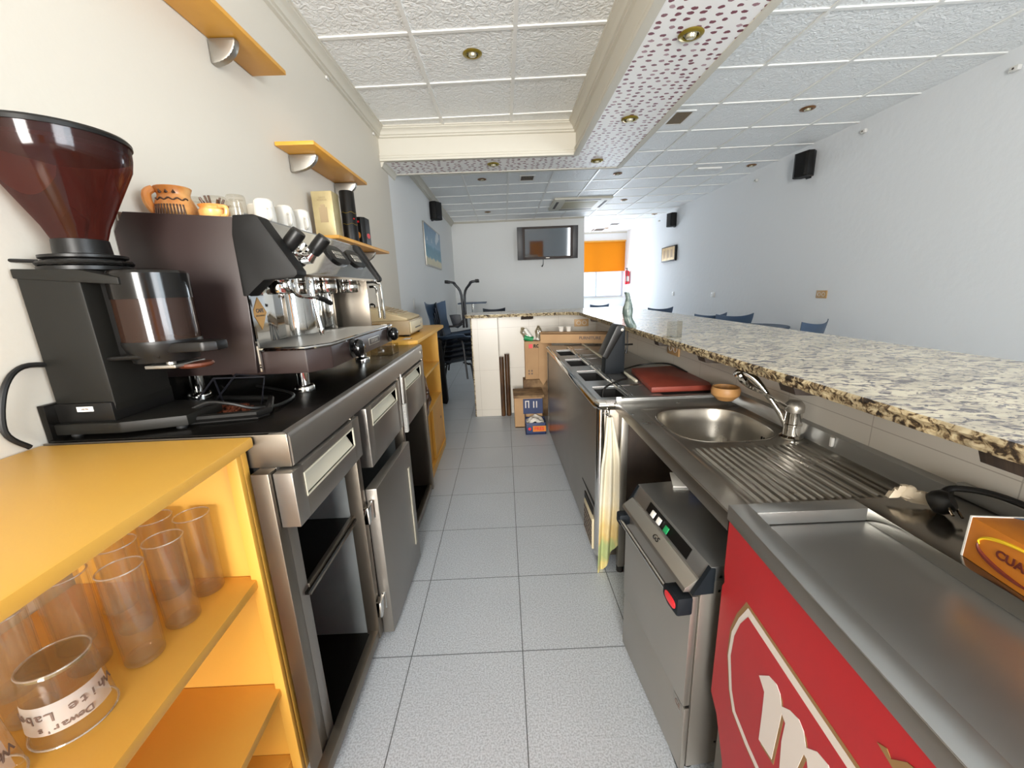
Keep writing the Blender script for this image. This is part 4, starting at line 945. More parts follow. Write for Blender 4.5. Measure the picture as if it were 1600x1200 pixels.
obj('stand', B().box(-.70, -.585, 2.04, 2.043, 1.0105, 1.085).prism([(-.70, 1.0105), (-.585, 1.0105), (-.585, 1.014), (-.70, 1.014)], 'y', 2.04, 2.16).box(-.70, -.585, 2.157, 2.16, 1.0105, 1.06), 'acrylic', t)

# ================================================================== RIGHT SIDE, BEHIND THE BAR
# ---- bottle cooler (long chest with open wells)
t = thing('bottle_cooler', 'long stainless bottle cooler with four open black wells in its top', 'cooler', (.66, 2.5, 0))
def fX(y): return .392 - (y - 1.655) * .018
ya, yb = 1.655, 3.42
ft = [(fX(ya), ya), (fX(yb), yb), (.945, yb), (.945, ya)]
def strip(ins0, ins1, y0, y1, z0, z1, bev=.002):
    return B().prism([(fX(y0) + ins0, y0), (fX(y1) + ins0, y1), (fX(y1) + ins1, y1), (fX(y0) + ins1, y0)], 'z', z0, z1, bev)
obj('front_panel', strip(.004, .02, ya + .02, yb - .02, .055, .800, .003), 'steel_front', t)
obj('side_panel', B().box(fX(ya) + .02, .945, ya, ya + .012, .055, .80, .002), 'steel_v', t)
obj('side_panel', B().box(fX(yb) + .02, .945, yb - .012, yb, .055, .80, .002), 'steel_v', t)
b = B()
b.tube([(fX(ya) + .020, ya + .018, .055), (fX(ya) + .020, ya + .018, .80)], .022, 16)
obj('corner_post', b, 'chrome', t)
obj('corner_post', B().tube([(fX(yb) + .016, yb - .014, .055), (fX(yb) + .016, yb - .014, .80)], .0165, 16), 'chrome', t)
obj('back_panel', B().box(.93, .945, ya, yb, .055, .80), 'steel_v', t)
obj('inner_floor', B().box(fX(yb) + .03, .93, ya + .02, yb - .02, .30, .31), 'blackhole', t)
# rounded top rim
rim = [(fX(ya) + .030, ya), (fX(ya) + .008, ya + .008), (fX(ya), ya + .030), (fX(yb), yb - .030), (fX(yb) + .008, yb - .008), (fX(yb) + .03, yb), (.66, yb)]
obj('rounded_rim', B().tube([(.945, ya + .012, .812)] + [(x + .010, max(y, ya + .012) if y < 2 else min(y, yb - .012), .808) for x, y in rim], .024, 16), 'chrome', t)
wells = [(1.705, 1.875), (2.035, 2.26), (2.45, 2.665), (2.865, 3.085)]
b = B()
def add(b, i0, i1, y0, y1, z0, z1): b.prism([(fX(y0) + i0, y0), (fX(y1) + i0, y1), (fX(y1) + i1, y1), (fX(y0) + i1, y0)], 'z', z0, z1)
add(b, .004, .030, ya + .015, yb - .015, .822, .832)
edges = [ya + .01] + [v for w_ in wells for v in w_] + [yb - .01]
for k in range(0, len(edges), 2): add(b, .030, .145, edges[k], edges[k + 1], .822, .832)
add(b, .145, .56, ya + .01, yb - .01, .822, .830)
obj('top_deck', b, 'steel', t, smooth=False)
for k, (y0, y1) in enumerate(wells):
    b = B(); add(b, .028, .032, y0, y1, .55, .828); add(b, .143, .147, y0, y1, .55, .828); add(b, .03, .145, y0 - .002, y0 + .002, .55, .828); add(b, .03, .145, y1 - .002, y1 + .002, .55, .828); add(b, .03, .145, y0, y1, .55, .555)
    obj('well', b, 'blackhole', t, smooth=False, label='open dark bottle well')
    b = B(); add(b, .135, .30, y0 - .03, y1 + .14, .833, .838)
    l_ = obj('sliding_lid', b, 'steel', t)
    b = B().tube([(fX(y0) + .142, y0 - .028, .841), (fX(y0) + .142, y1 + .138, .841)], .005, 8).tube([(fX(y0) + .165, y0 - .028, .840), (fX(y0) + .165, y1 + .138, .840)], .0035, 8)
    obj('lid_lip', b, 'chrome', l_)
    obj('well_edge', B().tube([(fX(y1) + .03, y1 + .008, .836), (fX(y1) + .30, y1 + .008, .836)], .005, 8), 'chrome', t)
obj('deck_rail', B().box(.655, .668, ya + .3, yb - .02, .830, .846, .002), 'white_edge', t)
obj('front_groove', strip(-.001, .006, ya + .03, yb - .03, .792, .800, .001), 'black', t)
v_ = obj('vent_grille', B().box(fX(1.8) - .004, fX(1.8) + .006, 1.70, 1.90, .06, .225, .002), 'offwhite', t, label='pale slatted vent grille')
b = B()
for i in range(5):
    for j in range(5): b.box(fX(1.8) - .0055, fX(1.8) - .0035, 1.712 + i * .037, 1.742 + i * .037, .072 + j * .028, .092 + j * .028)
obj('grille_holes', b, 'vent', v_)
obj('panel_hole', strip(-.0005, .004, 1.72, 1.90, .235, .27, .001), 'blackhole', t)
for y in (ya + .06, yb - .06): obj('foot', B().cyl((fX(y) + .05, y, 0), (fX(y) + .05, y, .055), .02), 'rubber', t)
for y in (ya + .06, yb - .06): obj('foot', B().cyl((.90, y, 0), (.90, y, .055), .02), 'rubber', t)
hk = obj('towel_hook', B().tube([(.437, ya - .003, .785), (.437, ya - .020, .785), (.437, ya - .028, .770), (.437, ya - .020, .758), (.437, ya - .012, .764)], .004, 8, smooth=3).box(.427, .447, ya - .004, ya, .765, .81, .001), 'chrome', t)
# towel
def towf(u, v):
    z = .765 - v * .70
    w_ = .012 + .030 * min(1, v * 3) + .012 * v
    x = .440 + (u - .5) * 2 * w_ + .014 * v + .006 * math.sin(v * 5)
    y = ya - .026 - .012 * math.sin(u * 15 + v * 2) * min(1, .3 + v * 2) - .006 * math.sin(v * 9 + u * 3) - .010 * v
    if v > .70: z -= .14 * (.9 - u) * (v - .70) * 3.3 - .10 * u * (v - .7) * 3.3
    return (x, y, z)
def towel_mat():
    m = mat('faded_striped_towel', '#d8d0b8', 0.9, bump=(300, .3, .002)); nt = m.node_tree; b = nt.nodes['Principled BSDF']; L = nt.links.new
    tc = N(nt, 'ShaderNodeTexCoord'); s = N(nt, 'ShaderNodeSeparateXYZ'); L(tc.outputs['Object'], s.inputs[0])
    n = N(nt, 'ShaderNodeTexNoise'); n.inputs['Scale'].default_value = 14; L(tc.outputs['Object'], n.inputs['Vector'])
    a = N(nt, 'ShaderNodeMath', operation='MULTIPLY_ADD'); L(n.outputs['Fac'], a.inputs[0]); a.inputs[1].default_value = .22; L(s.outputs[2], a.inputs[2])
    r = N(nt, 'ShaderNodeValToRGB'); cr = r.color_ramp; L(a.outputs[0], r.inputs[0])
    cr.elements[0].position = 0; cr.elements[0].color = lin('#c4c39c'); cr.elements[1].position = 1; cr.elements[1].color = lin('#d9d2bd')
    for p, c_ in ((.13, '#b5b684'), (.19, '#cbb878'), (.25, '#9fa973'), (.31, '#a4ae78'), (.36, '#cdb476'), (.44, '#d4c191'), (.55, '#d9d2bd')):
        e = cr.elements.new(p); e.color = lin(c_)
    L(r.outputs[0], b.inputs['Base Color']); return m
M['towel'] = towel_mat()
tag(obj('towel', B().sheet(towf, 40, 50, .004), 'towel'), 'cream dish towel with yellow and green stripes hanging from a hook', 'towel')

# ---- on the cooler: stand, board, cable
t = thing('black_stand', 'black stand with slanted front plate on the bottle cooler', 'stand', (.60, 2.18, .84))
obj('column', B().prism([(.548, .840), (.656, .840), (.656, 1.085), (.632, 1.092), (.552, .930)], 'y', 2.15, 2.24, .002), 'navy', t)
obj('slanted_plate', B().prism([(.530, .945), (.556, .925), (.650, 1.095), (.640, 1.110), (.612, 1.112), (.604, 1.104)], 'y', 2.135, 2.255, .004), 'black', t)
obj('screw', B().lathe((.634, 2.134, 1.085), [(0, -.004), (.008, -.003), (.008, .002)], 12, axis='y'), 'alu', t)
obj('hook', B().tube([(.656, 2.20, .995), (.715, 2.20, .995)], .005, 8).tube([(.682, 2.20, 1.07), (.686, 2.20, .99), (.678, 2.20, .945)], [.004, .004, .007], 8), 'black', t)
tag(obj('cable', B().tube([(.64, 2.14, .847), (.62, 1.98, .852), (.56, 1.90, .862), (.47, 1.84, .840), (.45, 1.80, .78)], .005, 8, smooth=6).tube([(.66, 2.2, .85), (.80, 2.30, .855), (.92, 2.2, .875), (.94, 2.0, .865)], .005, 8, smooth=6), 'cable'), 'thin black cable trailing from the black stand into a well', 'cable')
tag(obj('cutting_board', B().prism([(.700, 2.16), (.652, 1.72), (.925, 1.72), (.945, 1.78), (.945, 2.19)], 'z', .8405, .866, .004), 'redboard'), 'thick worn red cutting board on the bottle cooler', 'cutting board')
bx, by = .885, 1.535
tag(obj('wooden_bowl', B().lathe((bx, by, .8515), [(0, 0), (.030, 0), (.036, .006), (.052, .022), (.055, .040), (.050, .054), (.046, .054), (.046, .030), (0, .02)], 40), 'wood'), 'small turned wooden bowl in the sink corner', 'bowl')

# ---- sink
t = thing('sink_unit', 'stainless steel sink counter with one bowl and a ribbed drainer', 'sink', (.70, 1.2, 0))
SX0, SX1, SYa, SYb, SZ = .470, .950, .752, 1.640, .832
cxb, cyb, ax, ay = .722, 1.325, .168, .172
def se(x, y): return (abs((x - cxb) / ax) ** 3 + abs((y - cyb) / ay) ** 3) ** (1 / 3)
def hz(x, y):
    z = SZ
    if .555 < x < .90 and .795 < y < 1.118:
        e = min(1, (y - .795) / .012, (1.118 - y) / .012)
        k = (x - .555) / .0213; q = abs((k % 1) - .5)
        z += .0045 * max(0, math.cos(q * 2 * PI)) * e * -1 + .001 * e
    # shallow well around bowl and drainer
    if .53 < x < .925 and .78 < y < 1.52:
        e = min(1, (x - .53) / .012, (.925 - x) / .012, (y - .78) / .012, (1.52 - y) / .012); z -= .004 * e
    return z
nu, nv = 150, 150
b = B(); g = {}
for i in range(nu + 1):
    for j in range(nv + 1):
        x = SX0 + (SX1 - SX0) * i / nu; y = SYa + (SYb - SYa) * j / nv
        g[i, j] = b.b.verts.new((x, y, hz(x, y)))
for i in range(nu):
    for j in range(nv):
        x = SX0 + (SX1 - SX0) * (i + .5) / nu; y = SYa + (SYb - SYa) * (j + .5) / nv
        if se(x, y) > 1.0: b.b.faces.new((g[i, j], g[i + 1, j], g[i + 1, j + 1], g[i, j + 1]))
b.box(SX0 - .001, SX1, SYa, SYb, .790, .792) if False else None
obj('worktop', b, 'sink_steel', t)
b = B(); rows_ = []
for s_, dz in ((1.035, .001), (1.03, .0025), (1.0, .002), (.985, -.004), (.96, -.05), (.92, -.10), (.85, -.132), (.7, -.146), (.4, -.150), (.12, -.153)):
    row = []
    for k in range(64):
        a = 2 * PI * k / 64; ca, sa = math.cos(a), math.sin(a); r = 1 / (abs(ca) ** 3 + abs(sa) ** 3) ** (1 / 3)
        row.append(b.b.verts.new((cxb + ax * s_ * r * ca, cyb + ay * s_ * r * sa, SZ - .004 + dz)))
    rows_.append(row)
for ra, rb in zip(rows_, rows_[1:]):
    for k in range(64): b.b.faces.new((ra[k], ra[(k + 1) % 64], rb[(k + 1) % 64], rb[k]))
b.b.faces.new(rows_[-1][::-1])
bw = obj('bowl', b, 'sink_steel', t)
obj('drain', B().lathe((cxb, cyb, SZ - .157), [(0, .003), (.022, .003), (.026, .005), (.030, .0045)], 24), 'chrome', bw)
b = B()
for k in range(3): b.box(.866, .870, 1.235 + k * .012, 1.240 + k * .012, .775, .797, .001)
obj('overflow_slots', b, 'blackhole', bw)
obj('front_apron', B().box(SX0 - .004, SX0 + .002, SYa, SYb, .792, SZ + .001, .001), 'steel_v', t)
obj('far_apron', B().box(SX0, SX1, SYb - .002, SYb + .004, .80, .850, .001).box(SX0 + .02, SX1, SYb - .03, SYb - .002, .845, .851, .001), 'steel', t)
obj('splash_upstand', B().prism([(.930, SZ), (.936, .875), (.954, .880), (.954, SZ)], 'y', SYa - .0, SYb), 'steel', t)
for y in (1.22, 1.05): obj('clip', B().box(.925, .934, y - .004, y + .004, .845, .872, .001), 'tag_white', t)
obj('leg', B().box(.485, .515, 1.60, 1.63, .03, .80, .002), 'alu', t)
obj('leg', B().box(.90, .93, 1.60, 1.63, .03, .80, .002), 'alu', t)
obj('foot', B().cyl((.50, 1.615, 0), (.50, 1.615, .03), .016), 'rubber', t)
obj('side_board', B().box(.515, .935, 1.600, 1.612, .04, .80), 'panelwood', t, label='dark streaky side board under the sink')
obj('under_frame', B().box(.50, .94, 1.56, 1.60, .765, .79).box(.50, .52, .76, 1.6, .765, .79), 'steel_v', t)
# faucet
fx0, fy0 = .895, 1.165
t = thing('faucet', 'single lever chrome kitchen tap at the sink back corner', 'faucet', (fx0, fy0, .829))
obj('base', B().lathe((fx0, fy0, .829), [(0, 0), (.032, 0), (.033, .006), (.025, .012), (.024, .040), (.026, .042), (.026, .048), (.023, .050), (.0235, .085), (.0245, .088), (0, .088)], 32), 'chrome', t)
obj('cartridge_head', B().lathe((fx0, fy0, .829), [(0, .086), (.026, .088), (.027, .100), (.025, .112), (.017, .122), (0, .126)], 32), 'alu', t)
obj('lever', B().tube([(fx0 - .010, fy0, .925), (fx0 - .05, fy0 + .004, .950), (fx0 - .10, fy0 + .008, .978), (fx0 - .140, fy0 + .010, 1.000), (fx0 - .165, fy0 + .012, 1.022), (fx0 - .178, fy0 + .012, 1.042)], [.007, .0055, .0055, .009, .012, .009], 10, smooth=5), 'chrome', t)
obj('spout', B().tube([(fx0 - .01, fy0 + .012, .862), (fx0 - .035, fy0 + .025, .915), (fx0 - .065, fy0 + .050, .97), (fx0 - .095, fy0 + .075, 1.012), (fx0 - .120, fy0 + .095, 1.026), (fx0 - .132, fy0 + .105, 1.012)], [.008, .008, .010, .014, .016, .013], 12, smooth=5), 'chrome', t)

# ---- under-counter glass washer
A = RZ(.085, (.42, 1.0, 0))
t = thing('glass_washer', 'small stainless glass washer with bar handle and red badge under the sink', 'glass washer', (.66, 1.0, 0))
wy0, wy1, wf_ = .790, 1.205, .420
obj('body', B().box(wf_ + .004, .915, wy0, wy1, .045, .628, .002, mtx=A), 'steel_w', t)
obj('top', B().prism([(.445, .668), (.915, .668), (.915, .628), (.425, .628)], 'y', wy0, wy1, .002, mtx=A), 'steel', t)
obj('front_ledge', B().prism([(.386, .596), (.390, .606), (.420, .627), (.446, .630), (.446, .592)], 'y', wy0 + .012, wy1 - .012, .001, mtx=A), 'alu', t)
cp = obj('control_panel', B().prism([(.4262, .634), (.4402, .662), (.4422, .661), (.4282, .633)], 'y', wy0 + .075, wy1 - .105, mtx=A), 'black', t, label='dark control strip')
for k, (y, c_) in enumerate(((1.055, 'tag_white'), (1.018, 'tag_white'), (.975, 'green'))):
    obj('button', B().prism([(.4235 - .002, .640), (.4325 - .002, .656), (.4335, .655), (.4245, .639)], 'y', y - .010, y + .010, .001, mtx=A), c_, cp)
tx = text('lettering', 'GS', .020, A @ frame((.4040, .985, .6172), (0, -1, 0), (.82, 0, .57)), 'steel_dark', t, bold=.0, ext=.0003, sx=1.3)
for y0, y1 in ((wy0, wy0 + .010), (wy1 - .010, wy1)):
    obj('end_wedge', B().prism([(.402, .596), (.420, .626), (.443, .667), (.455, .664), (.455, .596)], 'y', y0 - .002, y1, mtx=A), 'navy', t)
d_ = obj('door', B().box(.404, .422, wy0 + .004, wy1 - .004, .250, .586, .003, mtx=A), 'steel_w', t)
obj('handle_bar', B().tube([A @ Vector(p) for p in ((.375, wy0 + .06, .560), (.375, wy1 - .03, .560))], .007, 14), 'chrome', d_)
obj('handle_end', B().box(.368, .406, wy1 - .040, wy1 - .006, .542, .580, .008, mtx=A), 'navy', d_)
he = obj('handle_end', B().prism([(wy0 + .072, .545), (wy0 + .072, .575), (wy0 + .050, .585), (wy0 - .002, .590), (wy0 - .002, .540), (wy0 + .045, .535)], 'x', .366, .406, .006, mtx=A), 'navy', d_)
obj('badge', B().prism([(wy0 + .032 + .025 * (abs(math.cos(a)) ** .7) * math.copysign(1, math.cos(a)), .562 + .012 * (abs(math.sin(a)) ** .7) * math.copysign(1, math.sin(a))) for a in [k * PI / 10 for k in range(20)]], 'x', .3635, .367, .0008, mtx=A), 'redbutton', he)
obj('gap_shade_strip', B().box(.412, .4215, wy0 + .004, wy1 - .004, .240, .252, mtx=A), 'black', t)  # black strip painted in as the shade between door and lower panel
obj('lower_panel', B().box(.408, .422, wy0 + .002, wy1 - .002, .030, .243, .002, mtx=A), 'steel_w', t)
ce = obj('rating_sticker', B().box(.4072, .4082, wy0 + .012, wy0 + .055, .205, .242, mtx=A), 'alu', t, label='small silver CE sticker')
text('lettering', 'CE', .022, A @ frame((.4068, wy0 + .033, .224), (0, -1, 0), (0, 0, 1)), 'print', ce)
obj('screws', B().lathe((.47, wy0 - .001, .600), [(0, -.002), (.004, 0)], 10, axis='y', mtx=A).lathe((.47, wy0 - .001, .640), [(0, -.002), (.004, 0)], 10, axis='y', mtx=A).lathe((.50, wy0 - .001, .12), [(0, -.002), (.004, 0)], 10, axis='y', mtx=A), 'chrome', t)
for x in (.45, .88):
    for y in (wy0 + .04, wy1 - .04): obj('foot', B().cyl(A @ Vector((x, y, 0)), A @ Vector((x, y, .045)), .016), 'rubber', t)
bk = obj('booklet', B().prism([(.530, 1.17), (.560, 1.27), (.640, 1.25), (.615, 1.16)], 'z', .6685, .6735, .0005), 'tag_white'); tag(bk, 'white leaflet with a red line drawing on top of the glass washer', 'leaflet')
obj('red_drawing', B().tube([(.575, 1.19, .674), (.60, 1.185, .674), (.625, 1.18, .674)], .0015, 6).tube([(.575, 1.21, .674), (.60, 1.20, .674), (.62, 1.165, .674)], .0015, 6), 'redbutton', bk)
t = thing('cleaning_bottle', 'dark bottle with a blue screw cap lying on the glass washer', 'bottle', (.67, 1.09, .668))
obj('cap', B().cyl((.578, 1.160, .697), (.612, 1.142, .697), .026, seg=28), 'bluecard', t, label='blue screw cap')
obj('body', B().tube([(.612, 1.142, .702), (.64, 1.127, .704), (.69, 1.10, .710), (.83, 1.03, .710)], [.018, .024, .040, .040], 24, smooth=3), 'black', t)

# ---- red display fridge, nearest on the right
t = thing('beer_fridge', 'red enamelled beer fridge with a cream and gold emblem and a sunken steel top', 'fridge', (.70, .15, 0))
RX, RY, RT = .458, .742, .862
def sk(y): return RX - (RY - y) * .075
obj('top_frame', B().prism([(sk(RY), RY), (sk(-.6), -.6), (sk(-.6) + .050, -.6), (sk(RY) + .040, RY)], 'z', RT - .028, RT, .002), 'steel', t)
obj('top_frame', B().box(sk(RY) + .038, .725, .706, RY, RT - .028, RT, .002), 'steel', t)
obj('rear_deck', B().box(.722, .950, -.6, RY, RT - .030, RT, .002), 'steel_deck', t)
obj('rear_upstand', B().box(.938, .954, -.6, RY, RT, RT + .030, .002), 'steel', t)
obj('sunken_tray', B().prism([(sk(RY) + .036, .708), (sk(-.6) + .046, -.6), (.724, -.6), (.724, .708)], 'z', RT - .036, RT - .030), 'steel', t)
obj('top_skirt', B().prism([(sk(RY) - .001, RY + .001), (sk(-.6) - .001, -.6), (sk(-.6) + .004, -.6), (sk(RY) + .004, RY + .001)], 'z', RT - .034, RT - .001, .001), 'steel_front', t)
P_ = [(RY, .825), (RY, .70), (RY - .006, .675), (RY + .002, .66), (RY + .004, .36), (RY - .03, .335), (RY - .075, .25), (RY - .09, 0.03), (-.6, .03), (-.6, .825)]
b = B(); vsA = [b.b.verts.new((sk(y) + .004, y, z)) for y, z in P_]; vsB = [b.b.verts.new((sk(y) + .010, y, z)) for y, z in P_]
fs = [b.b.faces.new(vsA), b.b.faces.new(vsB[::-1])] + [b.b.faces.new((vsA[i], vsA[(i + 1) % 10], vsB[(i + 1) % 10], vsB[i])) for i in range(10)]
bmesh.ops.recalc_face_normals(b.b, faces=fs)
fp = obj('front_panel', b, 'red', t, smooth=False, label='red enamel front panel with a torn corner')
obj('body', B().prism([(sk(RY) + .02, .728), (sk(-.6) + .02, -.6), (.945, -.6), (.945, .728)], 'z', .03, .825), 'steel_v', t)
def flat(name, pts, m, k, parent, lab=None):
    b = B(); a_ = [b.b.verts.new((sk(y) + .0035 - k, y, z)) for y, z in pts]; c_ = [b.b.verts.new((sk(y) + .0050, y, z)) for y, z in pts]; n_ = len(pts)
    fs = [b.b.faces.new(a_), b.b.faces.new(c_[::-1])] + [b.b.faces.new((a_[i], a_[(i + 1) % n_], c_[(i + 1) % n_], c_[i])) for i in range(n_)]
    bmesh.ops.recalc_face_normals(b.b, faces=fs)
    return obj(name, b, m, parent, smooth=False, label=lab)
out = [(.640, .697), (.666, .649), (.686, .595), (.690, .527), (.670, .458), (.650, .425), (.596, .412), (.40, .400), (-.30, .36), (-.36, .45), (-.36, .60), (-.30, .70)]
inn = [(.636, .680), (.658, .643), (.674, .596), (.679, .539), (.661, .470), (.640, .438), (.586, .427), (.40, .416), (-.285, .378), (-.345, .455), (-.345, .595), (-.288, .684)]
gold = [(.648, .704), (.676, .650), (.693, .597), (.694, .527), (.674, .455), (.652, .421), (.596, .408), (.40, .396), (-.305, .352), (-.37, .448), (-.37, .604), (-.305, .710)]
em = flat('emblem', gold, 'goldpaint', .0002, t, 'dull gold outline of the emblem')
flat('cream_band', out, 'cream', .0006, em)
flat('red_field', inn, 'red', .0010, em)
Mp = [(.581, .603), (.555, .633), (.534, .640), (.522, .633), (.515, .616), (.496, .633), (.475, .642), (.462, .635), (.453, .616), (.433, .638), (.412, .645), (.398, .634), (.392, .60), (.398, .47), (.36, .49), (.365, .46), (.40, .445), (.43, .47), (.440, .578), (.448, .600), (.455, .600), (.462, .56), (.47, .45), (.495, .47), (.503, .556), (.501, .598), (.512, .604), (.519, .490), (.558, .480), (.559, .544), (.561, .589)]
gp = [(y - .006, z - .004) for y, z in Mp]
flat('letter_shadow', gp, 'goldpaint', .0013, em)
flat('letter', Mp, 'cream', .0017, em, 'cream letter m')
for s_, word in ((0, ''),):
    tx = None
lp = [(.33, .62), (.30, .64), (.27, .63), (.255, .58), (.27, .50), (.30, .475), (.335, .50), (.345, .56)]
flat('letter', lp, 'cream', .0017, em, 'cream letter a')
flat('letter', [(y * .35 + .195, (z - .56) * .35 + .56) for y, z in lp], 'red', .0021, em)
for dy in (.0, -.16, -.30):
    flat('letter', [(.20 + dy, .70), (.175 + dy, .69), (.172 + dy, .47), (.195 + dy, .46)], 'cream', .0017, em)
flat('crest_mark', [(.357, .768), (.345, .776), (.338, .770), (.322, .790), (.30, .800), (.29, .785), (.315, .778), (.334, .762)], 'goldpaint', .0004, em)
# things on its rear deck
zd = RT + .0005
t = thing('tea_box', 'orange card box with yellow and brown lettering on the red fridge', 'box', (.80, .50, zd))
A2 = RZ(-.14, (.745, .557, 0))
obj('carton', B().prism([(.745, .557), (.745, .25), (.865, .25), (.865, .557)], 'z', zd, zd + .072, .001, mtx=A2), 'orange_card', t)
obj('end_flap', B().box(.7445, .8655, .557, .560, zd, zd + .073, mtx=A2), 'tag_white', t)
obj('blue_print', B().prism([(.80, .56), (.865, .50), (.865, .56)], 'z', zd + .0720, zd + .0726, mtx=A2), 'blue', t)
lg = B().tube([A2 @ Vector((.7442, .537 - .0, zd + .036))] + [A2 @ Vector((.7440, .47 + .068 * math.cos(a), zd + .040 + .024 * math.sin(a))) for a in [PI - .25 - k * .19 - PI + .6 + 0 for k in range(0)]] + [A2 @ Vector((.7440, .472 + .068 * math.cos(a), zd + .038 + .026 * math.sin(a))) for a in [.1 + k * .13 for k in range(14)]], [.0006] + [.0012 + .0018 * math.sin(k / 13 * PI) for k in range(14)], 6)
o_ = obj('yellow_swoosh', lg, 'yellow_print', t)
obj('brown_swoosh', B().tube([A2 @ Vector((.7440, .472 + .068 * math.cos(a), zd + .036 + .024 * math.sin(a))) for a in [-.0 - k * .14 for k in range(14)]], [.0010 + .0028 * math.sin(k / 13 * PI) for k in range(14)], 6), 'brown_print', t)
text('lettering', 'CUATRO', .0185, A2 @ frame((.7436, .474, zd + .038), (0, -1, 0), (0, 0, 1)), 'brown_print', t, bold=.0006)
tag(obj('rag', B().sheet(lambda u, v: (.800 + .034 * (u - .5) * (1.2 - .5 * v) + .05 * v + .006 * math.sin(v * 9), .728 - v * .030, .0 + zd + .014 + (.022 - .014 * v) * math.sin(PI * u) * (1 + .5 * noise.noise(Vector((u * 5, v * 5, 1)))) - .004 + .003 * math.sin(u * 14 + v * 4)), 24, 30, .012), 'cloth_rag'), 'small twisted white rag lying beside the black plug', 'rag')
t = thing('power_plug', 'black power plug with cable on the rear deck of the red fridge', 'plug', (.86, .68, zd))
px, py = .838, .678
obj('plug_body', B().lathe((px, py, zd + .024), [(0, -.018), (.018, -.016), (.023, -.006), (.023, .006), (.016, .016), (0, .017)], 24, mtx=Matrix.Translation((px, py, zd + .024)) @ Matrix.Rotation(.9, 4, 'X') @ Matrix.Rotation(.5, 4, 'Y') @ Matrix.Translation((-px, -py, -zd - .024))), 'cable', t)
obj('pin', B().cyl((px - .006, py - .014, zd + .026), (px - .014, py - .034, zd + .016), .0024, seg=10), 'chrome', t)
obj('pin', B().cyl((px + .012, py - .014, zd + .020), (px + .005, py - .034, zd + .010), .0024, seg=10), 'chrome', t)
obj('cable', B().tube([(px + .01, py + .012, zd + .035), (.875, .69, zd + .045), (.91, .64, zd + .050), (.935, .52, zd + .035), (.935, .35, zd + .012), (.92, .0, zd + .008)], .0062, 10, smooth=6), 'cable', t)

# ---- on the bar top
zb = 1.0905
t = thing('glass_bottle', 'grey green leaning contoured glass bottle standing alone on the granite bar', 'bottle', (.705, 2.19, zb))
bb_ = B().lathe((.705, 2.19, zb), [(0, .001), (.024, .001), (.0275, .008), (.0275, .030), (.024, .048), (.0245, .062), (.0285, .080), (.028, .100), (.020, .130), (.0135, .158), (.0125, .178), (.014, .182), (.014, .190), (.011, .192), (0, .185)], 36)
for v in bb_.b.verts: v.co.x -= .24 * (v.co.z - zb) + .012 * math.sin((v.co.z - zb) * 28)
obj('body', bb_, 'darkbottle', t)
b = B().box(.70, .765, 1.70, 1.7025, zb, zb + .070).box(.70, .765, 1.7025, 1.745, zb, zb + .0025).box(.762, .765, 1.70, 1.745, zb, zb + .070)
tag(obj('acrylic_sign_holder', b, 'acrylic', smooth=False), 'clear acrylic sign holder on the granite bar', 'holder')

# ---- sockets
def socket(name, label, c, nrm, w_, h_, frame_m, n, group=None):
    """double sockets: c centre on wall, nrm unit normal, w_ along the wall"""
    nrm = Vector(nrm); al = Vector((0, 0, 1)).cross(nrm); c = Vector(c)
    t = thing(name, label, 'socket', c, group)
    mt = Matrix(((al.x, 0, nrm.x, c.x), (al.y, 0, nrm.y, c.y), (al.z, 1, nrm.z, c.z), (0, 0, 0, 1)))
    obj('frame', B().box(-w_ / 2, w_ / 2, -h_ / 2, h_ / 2, 0.0005, .010, .003, mtx=mt), frame_m, t)
    for k in range(n):
        x = (k - (n - 1) / 2) * (w_ - .03) / n
        s = obj('outlet', B().lathe((x, 0, 0), [(0, .006), (.016, .006), (.019, .0115), (.0225, .0115), (.0225, .009)], 24, mtx=mt), 'white', t)
        obj('pin_holes', B().lathe((x - .008, 0, 0), [(0, .0066), (.0032, .0066), (.0032, .006)], 8, mtx=mt).lathe((x + .008, 0, 0), [(0, .0066), (.0032, .0066), (.0032, .006)], 8, mtx=mt), 'black', s)
    return t
socket('double_socket', 'tan framed double socket on the bar wall above the long cardboard box', (.80, 4.149, .955), (0, -1, 0), .15, .075, 'socket_frame', 2)
socket('double_socket', 'yellowed double socket on the tiled wall under the granite top, above the red cutting board', (XW - .001, 2.20, .965), (-1, 0, 0), .15, .08, 'socket_frame', 2)
socket('double_socket', 'tan framed double socket on the right wall', (XR - .001, 4.47, 1.14), (-1, 0, 0), .15, .085, 'socket_frame', 2)
socket('wall_socket', 'small white socket on the right wall, midway', (XR - .001, 6.83, 1.105), (-1, 0, 0), .12, .085, 'white', 2)
socket('wall_socket', 'small white socket on the right wall, nearest the orange blind', (XR - .001, 8.46, 1.105), (-1, 0, 0), .085, .085, 'white', 1)
socket('wall_socket', 'white socket low on the left wall above the stacked chairs', (XL + .001, 4.95, 1.19), (1, 0, 0), .08, .13, 'white', 1)

